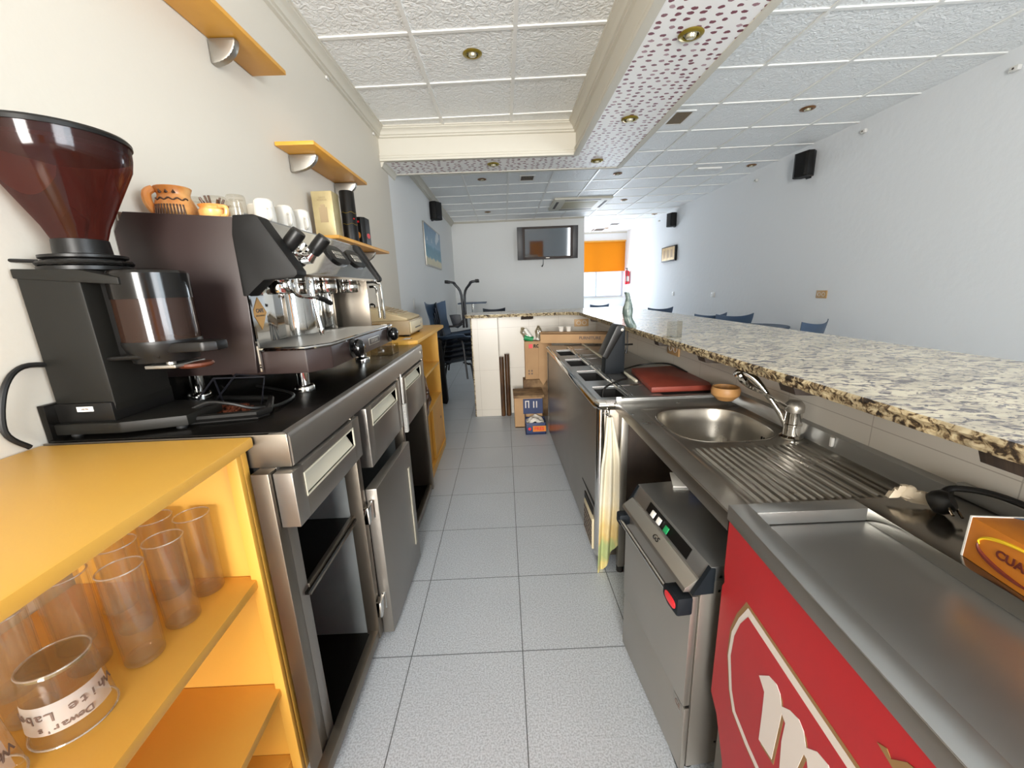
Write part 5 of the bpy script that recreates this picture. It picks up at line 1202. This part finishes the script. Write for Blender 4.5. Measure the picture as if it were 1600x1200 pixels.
# ---- cardboard and odds behind the bar
t = thing('long_carton', 'long brown carton lying on the far end of the bottle cooler', 'carton', (.62, 3.7, .84))
AL = RZ(.0, (.6, 3.7, 0))
lc = [(.31, 3.47), (.96, 3.26), (.948, 3.50), (.40, 3.72), (.33, 3.66)]
cb = obj('carton', B().prism([(.31, 3.49), (.94, 3.28), (.945, 3.45), (.345, 3.66)], 'z', .847, .925, .002), 'card', t)
obj('flap', B().prism([(.30, 3.485), (.945, 3.27), (.945, 3.40), (.33, 3.62)], 'z', .934, .938, mtx=Matrix.Translation((0, 0, 0))), 'card', t)
nrm_ = Vector((.63, -.21, 0)).normalized()
text('lettering', 'FURNITURE', .035, frame((.72, 3.351, .892), nrm_, (0, 0, 1)), 'clay_dark', cb, bold=.0012)
obj('recycling_mark', B().tube([Vector((.86, 3.3045, .895)) + nrm_ * (.022 * math.cos(a)) + Vector((0, 0, .022 * math.sin(a))) for a in [k * PI / 2 for k in range(5)]], .0015, 5), 'print', t)
t = thing('tall_carton', 'tall brown carton with a red square mark leaning on the tiled wall', 'carton', (.32, 4.07, .36))
cb = obj('carton', B().box(.195, .47, 4.02, 4.145, .40, .795, .002), 'card', t)
obj('red_mark', B().box(.235, .275, 4.0185, 4.02, .725, .768), 'redbutton', cb)
text('lettering', 'RO', .048, frame((.318, 4.018, .745), (1, 0, 0), (0, 0, 1)), 'black_matte', cb, bold=.002)
b = B()
for (x, z_) in ((.225, .45), (.255, .45), (.225, .48), (.255, .48), (.35, .55), (.35, .52)): b.box(x, x + .016, 4.0185, 4.02, z_, z_ + .018)
obj('printed_symbols', b, 'print', cb)
tag(obj('carton_flap', B().prism([(.335, .80), (.43, .80), (.43, .42), (.375, .34), (.330, .42)], 'y', 3.985, 3.992), 'card'), 'loose brown cardboard piece stuck between tall carton and cooler', 'cardboard')
tag(obj('support_carton', B().box(.17, .50, 4.0, 4.145, .0, .398, .003), 'card_dark'), 'plain worn carton under the tall carton against the tiled wall', 'carton')
t = thing('cardboard_box', 'open worn cardboard box with printed side panel on the floor behind the cooler', 'carton', (.24, 3.78, 0))
obj('carton', B().box(.062, .34, 3.66, 3.675, .0, .30, .001).box(.062, .075, 3.675, 3.93, .0, .30, .001).box(.062, .34, 3.92, 3.935, .0, .30, .001).box(.062, .34, 3.66, 3.935, .0, .01).box(.33, .34, 3.66, 3.935, .0, .30), 'card', t)
obj('top', B().box(.055, .35, 3.652, 3.945, .30, .325, .003), 'card_dark', t, label='flattened patterned carton used as lid')
pn = obj('printed_panel', B().box(.145, .335, 3.656, 3.660, .14, .29), 'bluecard', t, label='dark blue printed panel')
b = B()
for k in range(3): b.box(.165 + k * .028 + (.05 if k else 0), .175 + k * .028 + (.05 if k else 0), 3.6545, 3.656, .20, .265)
b.box(.165, .205, 3.6545, 3.656, .262, .272).box(.195, .205, 3.6545, 3.656, .20, .262)
obj('printed_bars', b, 'cream', pn)
t = thing('fruit_tray', 'blue cardboard fruit tray with paper lining on the floor', 'tray', (.27, 3.55, 0))
fr = obj('tray', B().box(.155, .345, 3.455, 3.462, .005, .115, .001).box(.155, .162, 3.455, 3.64, .005, .15, .001).box(.155, .345, 3.633, 3.64, .005, .115).box(.155, .345, 3.455, 3.64, 0.001, .010).box(.338, .345, 3.455, 3.64, .005, .115), 'bluecard', t)
obj('orange_band', B().box(.222, .343, 3.4525, 3.455, .030, .085), 'orange_card', fr)
text('lettering', 'FRES', .045, frame((.280, 3.4515, .057), (1, 0, 0), (0, 0, 1)), 'redbutton', fr, bold=.0012, sx=1.0)
obj('red_fruit_mark', B().prism([(.192 + .014 * math.cos(a), .058 + .014 * math.sin(a)) for a in [k * PI / 6 for k in range(12)]], 'y', 3.4525, 3.455), 'redbutton', fr)
random.seed(2)
tag(obj('paper_lining', B().sheet(lambda u, v: (.166 + u * .168, 3.465 + v * .165, .090 + .05 * noise.noise(Vector((u * 4, v * 4, 2))) + .035 * math.sin(PI * u)), 20, 20, .003), 'paperwhite'), 'crumpled white paper in the blue fruit tray', 'paper')
# brown round-edged mouldings
for k, (x, h_, lb) in enumerate(((-.052, .640, 'left one of two dark varnished wood mouldings leaning in the corner'), (.008, .668, 'right, slightly taller dark varnished wood moulding leaning in the corner'))):
    pts = [(x - .026, 4.09)] + [(x + .026 * math.cos(a), 4.085 - .045 * math.sin(a)) for a in [PI - k2 * PI / 10 for k2 in range(11)]] + [(x + .026, 4.09)]
    tag(obj('wood_moulding', B().prism(pts[1:-1], 'z', .001, h_, .002), 'darkwood'), lb, 'moulding', 'dark wood mouldings in the corner')
# bags and cups on the tall carton
def baggy(name, c, r, h_, m, label, seed, tilt=0.0):
    def f(u, v):
        a = u * 2 * PI; rr = r * (math.sin(PI * min(max(v, .03), .95)) ** .45) * (1 - .25 * v)
        k = 1 + .35 * noise.noise(Vector((math.cos(a) * 1.7 + seed, math.sin(a) * 1.7, v * 4)))
        return (c[0] + rr * k * math.cos(a) - tilt * v * h_, c[1] + .8 * rr * k * math.sin(a), c[2] + v * h_)
    return B().sheet(f, 26, 16)
t = thing('bag_of_cups', 'see-through bag with a green and white roll on the tall carton', 'bag', (.235, 4.09, .80))
obj('film', baggy('film', (.245, 4.085, .80), .050, .135, 'bag', '', 1, .5), 'bag', t)
obj('green_roll', B().cyl((.195, 4.07, .835), (.285, 4.07, .810), .030, .028), 'green', t, label='green end of the roll')
obj('white_roll', B().cyl((.255, 4.075, .83), (.200, 4.085, .915), .026), 'tag_white', t)
t = thing('plastic_bag', 'clear plastic bag with white contents in the middle of the tall carton', 'bag', (.345, 4.09, .797))
obj('film', baggy('film', (.345, 4.085, .797), .038, .15, 'bag', '', 4), 'bag', t)
obj('contents', B().cyl((.335, 4.085, .80), (.345, 4.09, .87), .022), 'white', t)
tag(obj('plastic_bag', baggy('film', (.435, 4.10, .797), .042, .07, 'bag', '', 8), 'bag'), 'small crumpled clear bag beside the white cups', 'bag')
t = thing('plastic_cup', 'left one of two small white cups on the long carton', 'cup', (.500, 3.53, .939), 'white cups on the carton')
obj('cup_body', B().lathe((.500, 3.53, .939), [(0, 0), (.018, 0), (.026, .040), (.028, .042), (.025, .040), (.017, .004), (0, .003)], 24), 'white', t)
dup(t, (.565, 3.51, .939), 'right one of two small white cups on the long carton')

# ================================================================== THE ROOM BEYOND
# ---- chairs
def chair(label, group, m='blue'):
    """moulded shell chair at the origin, facing +y away from its back"""
    t = thing('shell_chair', label, 'chair', (0, 0, 0), group)
    def f(u, v):
        w_ = .5 - u
        if v < .5:
            k = v / .5; y = .22 - k * .40; z = .455 + .018 * math.cos(k * PI) + .05 * (abs(w_) * 2) ** 3
            x = w_ * (.46 - .03 * k)
        else:
            k = (v - .5) / .5; y = -.18 - .02 * math.sin(k * PI / 2) - k * .10 + .06 * (abs(w_) * 2) ** 2 * k
            wing = .034 * (abs(w_) * 2) ** 2.2 * k
            z = .455 + k * .405 + wing + .012 * (1 - k)
            x = w_ * (.40 + .06 * abs(math.cos(k * PI)) + .03 * k)
        return (x, y, z)
    obj('seat_shell', B().sheet(f, 22, 30, .009), m, t)
    for s in (-1, 1):
        obj('leg', B().tube([(s * .10, .08, .445), (s * .17, .15, .435), (s * .20, .19, .40), (s * .225, .235, .0)], .011, 10, smooth=4), 'tubeblack', t)
        obj('leg', B().tube([(s * .10, -.08, .445), (s * .17, -.13, .435), (s * .20, -.17, .40), (s * .225, -.25, .0)], .011, 10, smooth=4), 'tubeblack', t)
    return t
GC = 'blue shell chairs in the dining area'
c1 = chair('blue shell chair in front of the orange blind, behind the bottle', GC)
spots = [(2.3, 10.05, .15, None, 0), (2.93, 7.75, .05, 'dark blue chair below the wall sockets, left one seen past the bar', 0),
         (2.89, 5.84, .10, 'dark blue chair half hidden behind a lighter blue chair', 0),
         (3.13, 5.58, -.10, 'mid blue chair beside the round table, right of the overlapping pair', 1),
         (3.11, 4.28, .45, 'blue chair nearest on the right, turned sideways with a pointed back corner', 1)]
M['blue_far'] = M['bluedark']
for i, (x, y, rz, lb, light) in enumerate(spots):
    o = c1 if i == 0 else dup(c1, (x, y, 0), lb)
    o.location = (x, y, 0); o.rotation_euler = (0, 0, rz)
proto = chair('dark blue chair under the wall television', GC, 'bluedark')
proto.location = (-.22, 8.55, 0.0); proto.scale = (1.0, 1.0, 1.05); proto.rotation_euler = (0, 0, PI)
for o in list(C.objects):
    if o.name.startswith('shell_chair') and o.location.y in (0,): pass
# round table
t = thing('round_table', 'round grey table between the two blue chairs on the right', 'table', (3.17, 4.95, 0))
obj('table_top', B().lathe((3.17, 4.95, 0), [(0, .735), (.345, .735), (.352, .742), (.352, .755), (.345, .762), (0, .762)], 48), 'blue', t)
obj('pedestal', B().cyl((3.17, 4.95, .03), (3.17, 4.95, .735), .028), 'chrome', t)
obj('base', B().lathe((3.17, 4.95, 0), [(0, .001), (.24, .001), (.24, .010), (.05, .03), (.03, .06), (0, .06)], 40), 'tubeblack', t)
t = thing('bar_table', 'tall thin-topped table on a steel column by the television wall', 'table', (-.63, 8.2, 0))
obj('table_top', B().box(-.91, -.355, 7.95, 8.45, 1.068, 1.092, .003), 'blue', t)
obj('pedestal', B().cyl((-.63, 8.2, .03), (-.63, 8.2, 1.068), .03), 'chrome', t)
obj('base', B().lathe((-.63, 8.2, 0), [(0, .001), (.25, .001), (.25, .010), (.05, .03), (0, .05)], 32), 'tubeblack', t)

# ---- stacked chairs by the left wall, facing +x
GS = 'dark blue chairs stacked by the left wall'
names = ['lowest', 'second lowest', 'third from the bottom', 'third from the top', 'second from the top', 'topmost']
s0 = chair('dark blue chair in the stack by the left wall, lowest', GS, 'bluedark')
for k in range(6):
    o = s0 if k == 0 else dup(s0, (0, 0, 0), 'dark blue chair in the stack by the left wall, %s' % names[k])
    o.location = (-.62 + k * .012, 5.02, k * .062); o.rotation_euler = (0, 0, -PI / 2)
tp = chair('grey blue chair tipped back on top of the stacked chairs', 'grey blue chair on the stack', 'blue')
tp.location = (-.60, 4.80, .32); tp.rotation_euler = (0, 0, -PI / 2 - .35)
t = thing('chair_frame', 'black tubular frame with rubber feet standing upside down on the stacked chairs', 'frame', (-.50, 5.05, .85))
for s in (-1, 1):
    for dy in (-.02, .03):
        l_ = obj('leg', B().tube([(-.50 + s * .020, 5.05 + dy, .87), (-.505 + s * .020, 5.05 + dy, 1.27), (-.505 + s * .09, 5.05 + dy * 2, 1.40), (-.505 + s * .12, 5.05 + dy * 3, 1.428), (-.505 + s * .20, 5.05 + dy * 3, 1.436)], .013, 10, smooth=4), 'tubeblack', t)
        obj('rubber_foot', B().cyl((-.505 + s * .165, 5.05 + dy * 3, 1.435), (-.505 + s * .205, 5.05 + dy * 3, 1.437), .019), 'rubber', l_)
obj('curved_brace', B().tube([(-.50, 5.03, 1.02), (-.53, 5.02, .95), (-.60, 5.0, .90), (-.70, 5.0, .895)], .013, 10, smooth=4), 'tubeblack', t)
obj('end_plate', B().prism([(-.70, 1.03), (-.62, 1.035), (-.56, 1.03), (-.54, .90), (-.60, .86), (-.66, .88)], 'y', 5.10, 5.12, .004), 'bluedark', t)
tag(obj('panel_case', B().prism([(-.865, .05), (-.735, .02), (-.72, .06), (-.745, .79), (-.775, .82), (-.865, .81)], 'y', 4.60, 4.68, .008), 'black_matte'), 'tall flat black case standing against the stacked chairs', 'case')
C.objects['panel_case'].location.z = 0.0

# ---- television
t = thing('television', 'wide grey flat television tilted forward on the wall', 'television', (.995, 9.02, 2.27))
At = Matrix.Translation((.995, 9.02, 2.27)) @ Matrix.Rotation(-.016, 4, 'Z') @ Matrix.Rotation(.085, 4, 'X')
W2, H2 = .655, .335
obj('casing', B().box(-W2, W2, -.035, .035, -H2, H2, .006, mtx=At), 'tv', t)
obj('bezel', B().box(-W2 + .13, W2 - .13, -.042, -.03, H2 - .045, H2 - .005, .002, mtx=At).box(-W2 + .13, W2 - .13, -.042, -.03, -H2 + .005, -H2 + .055, .002, mtx=At).box(-W2 + .115, -W2 + .165, -.042, -.03, -H2 + .005, H2 - .005, .002, mtx=At).box(W2 - .165, W2 - .115, -.042, -.03, -H2 + .005, H2 - .005, .002, mtx=At), 'vent', t, label='lighter grey screen surround')
obj('speaker_strip', B().box(-W2, -W2 + .11, -.044, -.03, -H2, H2, .003, mtx=At), 'tv', t)
obj('speaker_strip', B().box(W2 - .11, W2, -.044, -.03, -H2, H2, .003, mtx=At), 'tv', t)
obj('screen', B().box(-W2 + .165, W2 - .165, -.038, -.030, -H2 + .055, H2 - .045, mtx=At), 'screen', t, smooth=False)
obj('logo', B().box(-.04, .04, -.0435, -.042, -H2 + .022, -H2 + .034, mtx=At), 'alu', t)
obj('wall_mount', B().box(-.2, .2, .035, .145, -.15, .15, mtx=At), 'black', t)
obj('short_cable', B().tube([(.90, 9.05, 1.98), (.905, 9.10, 1.90), (.90, 9.09, 1.83), (.87, 9.08, 1.785)], [.006, .006, .008, .016], 8, smooth=4), 'cable', t, label='short dark cable hanging below the screen')

# ---- pictures
def pic_mat():
    m = mat('beach_print', '#2f6f98', .35); nt = m.node_tree; b = nt.nodes['Principled BSDF']; L = nt.links.new
    tc = N(nt, 'ShaderNodeTexCoord'); s = N(nt, 'ShaderNodeSeparateXYZ'); L(tc.outputs['Object'], s.inputs[0])
    n = N(nt, 'ShaderNodeTexNoise'); n.inputs['Scale'].default_value = 5; n.inputs['Detail'].default_value = 4; L(tc.outputs['Object'], n.inputs['Vector'])
    a = N(nt, 'ShaderNodeMath', operation='MULTIPLY_ADD'); L(n.outputs['Fac'], a.inputs[0]); a.inputs[1].default_value = .12; L(s.outputs[2], a.inputs[2])
    mr = N(nt, 'ShaderNodeMapRange'); L(a.outputs[0], mr.inputs[0]); mr.inputs[1].default_value = -.26; mr.inputs[2].default_value = .38
    r = N(nt, 'ShaderNodeValToRGB'); cr = r.color_ramp; L(mr.outputs[0], r.inputs[0])
    cr.elements[0].position = 0; cr.elements[0].color = lin('#c9bf9a'); cr.elements[1].position = 1; cr.elements[1].color = lin('#3c6f98')
    for p, c_ in ((.20, '#d2c9a8'), (.24, '#4d93a8'), (.42, '#2f7f9c'), (.50, '#3f8bab'), (.52, '#6f9fba')): e = cr.elements.new(p); e.color = lin(c_)
    v = N(nt, 'ShaderNodeTexNoise'); v.inputs['Scale'].default_value = 3.2; v.inputs['Detail'].default_value = 5; L(tc.outputs['Object'], v.inputs['Vector'])
    rr = N(nt, 'ShaderNodeValToRGB'); rr.color_ramp.elements[0].position = .56; rr.color_ramp.elements[1].position = .62; L(v.outputs['Fac'], rr.inputs[0])
    up = N(nt, 'ShaderNodeMath', operation='GREATER_THAN'); L(s.outputs[2], up.inputs[0]); up.inputs[1].default_value = .06
    mu = N(nt, 'ShaderNodeMath', operation='MULTIPLY'); L(rr.outputs[0], mu.inputs[0]); L(up.outputs[0], mu.inputs[1])
    k = N(nt, 'ShaderNodeMix', data_type='RGBA'); L(mu.outputs[0], k.inputs[0]); L(r.outputs[0], k.inputs[6]); k.inputs[7].default_value = lin('#c3cfd6')
    L(k.outputs[2], b.inputs['Base Color']); return m
M['beach'] = pic_mat()
t = thing('framed_picture', 'blue beach picture on the left wall', 'picture', (XL + .02, 6.65, 2.0))
obj('frame', B().box(XL + .002, XL + .020, 5.93, 7.36, 1.70, 2.30, .003), 'alu', t)
obj('print', B().box(XL + .019, XL + .022, 5.95, 7.34, 1.72, 2.28), 'beach', t, smooth=False)
t = thing('framed_picture', 'small framed document in dark frame on the right wall', 'picture', (XR - .03, 8.74, 1.93))
obj('frame', B().box(XR - .045, XR - .002, 8.38, 9.09, 1.775, 2.08, .003), 'black_matte', t)
pp = obj('print', B().box(XR - .047, XR - .044, 8.41, 9.06, 1.80, 2.06), 'sticker', t, smooth=False)
pp.data.materials[0] = M['gold_box']
b = B()
for k in range(3): b.box(XR - .0485, XR - .047, 8.50 + k * .19, 8.60 + k * .19, 1.85, 2.01)
obj('figures', b, 'beige2', pp)

# ---- loudspeakers
def speaker(c, sx, label, yaw=0):
    """sx = +1 on the left wall, -1 on the right wall"""
    t = thing('wall_speaker', label, 'speaker', c, 'black wall loudspeakers')
    c = Vector(c); m = Matrix.Translation(c) @ Matrix.Rotation(yaw, 4, 'Z') @ Matrix.Diagonal((sx, 1, 1, 1))
    obj('cabinet', B().prism([(0.03, -.075), (.03, .075), (.10, .105), (.155, .085), (.155, -.085), (.10, -.105)], 'z', -.13, .13, .006, mtx=m), 'black_matte', t)
    obj('grille', B().prism([(.155, .080), (.166, .060), (.166, -.060), (.155, -.080)], 'z', -.12, .12, .003, mtx=m), 'black', t)
    obj('bracket', B().box(.002, .012, -.03, .03, -.14, .14, .002, mtx=m).box(.01, .04, -.02, .02, .12, .135, mtx=m).box(.01, .04, -.02, .02, -.135, -.12, mtx=m), 'tubeblack', t)
speaker((XL, 6.75, 2.56), 1, 'black loudspeaker on the left wall above the beach picture', -.5)
speaker((XR, 4.90, 2.575), -1, 'black loudspeaker high on the right wall, the nearer one', .25)
speaker((XR, 8.55, 2.575), -1, 'black loudspeaker on the right wall, the farther one', .25)

# ---- fire extinguisher
ex, ey = 3.49, 11.45
t = thing('fire_extinguisher', 'red fire extinguisher hanging in the corner by the orange blind', 'fire extinguisher', (ex, ey, 1.34))
obj('cylinder', B().lathe((ex, ey, 0), [(0, 1.34), (.068, 1.34), (.072, 1.35), (.072, 1.66), (.060, 1.70), (.025, 1.725), (0, 1.73)], 28), 'extinguisher', t)
obj('valve', B().cyl((ex, ey, 1.72), (ex, ey, 1.77), .018).box(ex - .05, ex + .01, ey - .01, ey + .01, 1.765, 1.785, .003), 'black', t)
obj('hose', B().tube([(ex, ey - .02, 1.75), (ex - .03, ey - .08, 1.70), (ex - .03, ey - .085, 1.5), (ex - .02, ey - .08, 1.40)], .010, 8, smooth=4), 'black', t)
obj('label', B().sheet(lambda u, v: (ex + .0732 * math.cos(-2.2 + u * 1.2), ey + .0732 * math.sin(-2.2 + u * 1.2), 1.42 + v * .14), 10, 2), 'tag_white', t)

# ---- ceiling fixtures
def spot(x, y, z, label, ring, group):
    t = thing('ceiling_spotlight', label, 'spotlight', (x, y, z), group)
    obj('ring', B().lathe((x, y, z), [(.036, 0), (.058, -.001), (.062, -.005), (.058, -.009), (.042, -.012), (.036, -.008)], 36), ring, t)
    obj('bulb', B().lathe((x, y, z), [(.040, -.001), (.036, -.001), (.028, -.003), (.026, -.016), (.018, -.022), (0, -.022)], 28, mtx=Matrix.Translation((x, y, z)) @ Matrix.Rotation(.25, 4, 'X') @ Matrix.Translation((-x, -y, -z))), 'lamp', t)
    return t
GB = 'brass downlights behind the bar'
SZs = 2.53 - .004
b0 = spot(.985, 2.30, SZs, 'nearest brass downlight on the purple-dabbed soffit', 'brass', GB)
dup(b0, (.992, 3.305, SZs), 'second brass downlight on the purple-dabbed soffit', GB)
dup(b0, (.976, 4.29, SZs), 'brass downlight at the corner of the dabbed soffit', GB)
dup(b0, (-.05, 4.29, SZs), 'brass downlight on the crosswise part of the dabbed soffit', GB)
dup(b0, (-.138, 2.96, ZC), 'brass downlight in the tiled ceiling enclosed by the soffit', GB)
GD = 'bronze downlights in the dining room ceiling'
b1 = spot(2.787, 3.957, ZC, 'nearest bronze downlight on the right part of the ceiling', 'bronze', GD)
for x, y, lb in ((3.34, 5.68, 'bronze downlight on the right above the near loudspeaker'), (1.616, 5.863, 'bronze downlight just beyond the soffit corner'), (-.233, 5.922, 'bronze downlight beyond the crosswise soffit, left side, nearer'),
                 (-.244, 8.256, 'bronze downlight on the left near the television wall'), (2.213, 7.57, 'bronze downlight right of the ceiling air unit'), (3.34, 9.128, 'bronze downlight above the far loudspeaker'), (2.78, 11.0, 'bronze downlight near the far window')):
    dup(b1, (x, y, ZC), lb, GD)
def vent(x0, x1, y0, y1, label, n, dark=False):
    t = thing('ceiling_vent', label, 'vent', ((x0 + x1) / 2, (y0 + y1) / 2, ZC), None)
    obj('backing', B().box(x0, x1, y0, y1, ZC - .004, ZC - .001), 'vent', t)
    e = .022
    if not dark: obj('frame', B().box(x0 - e, x1 + e, y0 - e, y0, ZC - .010, ZC - .001).box(x0 - e, x1 + e, y1, y1 + e, ZC - .010, ZC - .001).box(x0 - e, x0, y0, y1, ZC - .010, ZC - .001).box(x1, x1 + e, y0, y1, ZC - .010, ZC - .001), 'grid', t)
    b = B()
    for k in range(n):
        x = x0 + (k + .5) * (x1 - x0) / n; b.box(x - .002, x + .002, y0, y1, ZC - .009, ZC - .003)
    obj('slats', b, 'beige2' if not dark else 'vent', t)
vent(1.60, 1.745, 3.93, 4.20, 'slatted ceiling vent right of the soffit', 12)
vent(.30, .475, 5.81, 6.04, 'square slatted ceiling vent beyond the crosswise soffit', 8)
vent(2.46, 2.77, 11.1, 11.5, 'dark ceiling vent nearest the orange blind', 6, True)
vent(2.72, 2.92, 10.25, 10.5, 'small dark ceiling vent before the far window', 4, True)
t = thing('ceiling_air_unit', 'square cream ceiling air conditioning unit', 'air conditioner', (1.43, 7.7, ZC))
obj('panel', B().box(.93, 1.93, 7.22, 8.20, ZC - .035, ZC - .001, .008), 'acplastic', t)
obj('intake_grille', B().box(1.14, 1.72, 7.43, 7.99, ZC - .039, ZC - .034, .002), 'acfilter', t)
b = B().box(1.12, 1.74, 7.285, 7.33, ZC - .037, ZC - .034).box(1.12, 1.74, 8.09, 8.135, ZC - .037, ZC - .034).box(.985, 1.03, 7.41, 8.01, ZC - .037, ZC - .034).box(1.83, 1.875, 7.41, 8.01, ZC - .037, ZC - .034)
obj('air_slots', b, 'vent', t)
tag(obj('ceiling_cover', B().box(2.64, 2.96, 5.70, 5.82, ZC - .020, ZC - .001, .004), 'grid'), 'small flat white cover on the right part of the ceiling', 'cover')
# cable clips high on the walls
clips = [(3.565, 3.05, 2.66, 'nearest the right picture edge'), (3.565, 4.22, 2.685, 'above the near loudspeaker side'), (3.565, 5.9, 2.66, 'between the two loudspeakers'), (3.565, 9.4, 2.69, 'beyond the far loudspeaker')]
k0 = None
for x, y, z_, lb in clips:
    label = 'small white cable clip high on the right wall, ' + lb
    if k0 is None:
        k0 = thing('cable_clip', label, 'clip', (x, y, z_), 'white cable clips on the right wall')
        obj('clip_body', B().box(x - .030, x + .003, y - .028, y + .028, z_ - .018, z_ + .018, .010), 'white', k0)
        obj('clip_hole', B().lathe((x - .031, y, z_), [(0, 0), (.007, 0), (.007, .003)], 12, axis='x'), 'vent', k0)
    else: dup(k0, (x, y, z_), label)
for (y, lb) in ((2.2, 'nearest, above the uppermost yellow shelf'), (3.0, 'midway along the recess'), (3.95, 'at the soffit corner')):
    tag(obj('wall_clip', B().box(XL, XL + .012, y - .02, y + .02, 2.694, 2.712, .004), 'white'), 'small clip under the left cornice, ' + lb, 'clip')
bpy.context.view_layer.update()
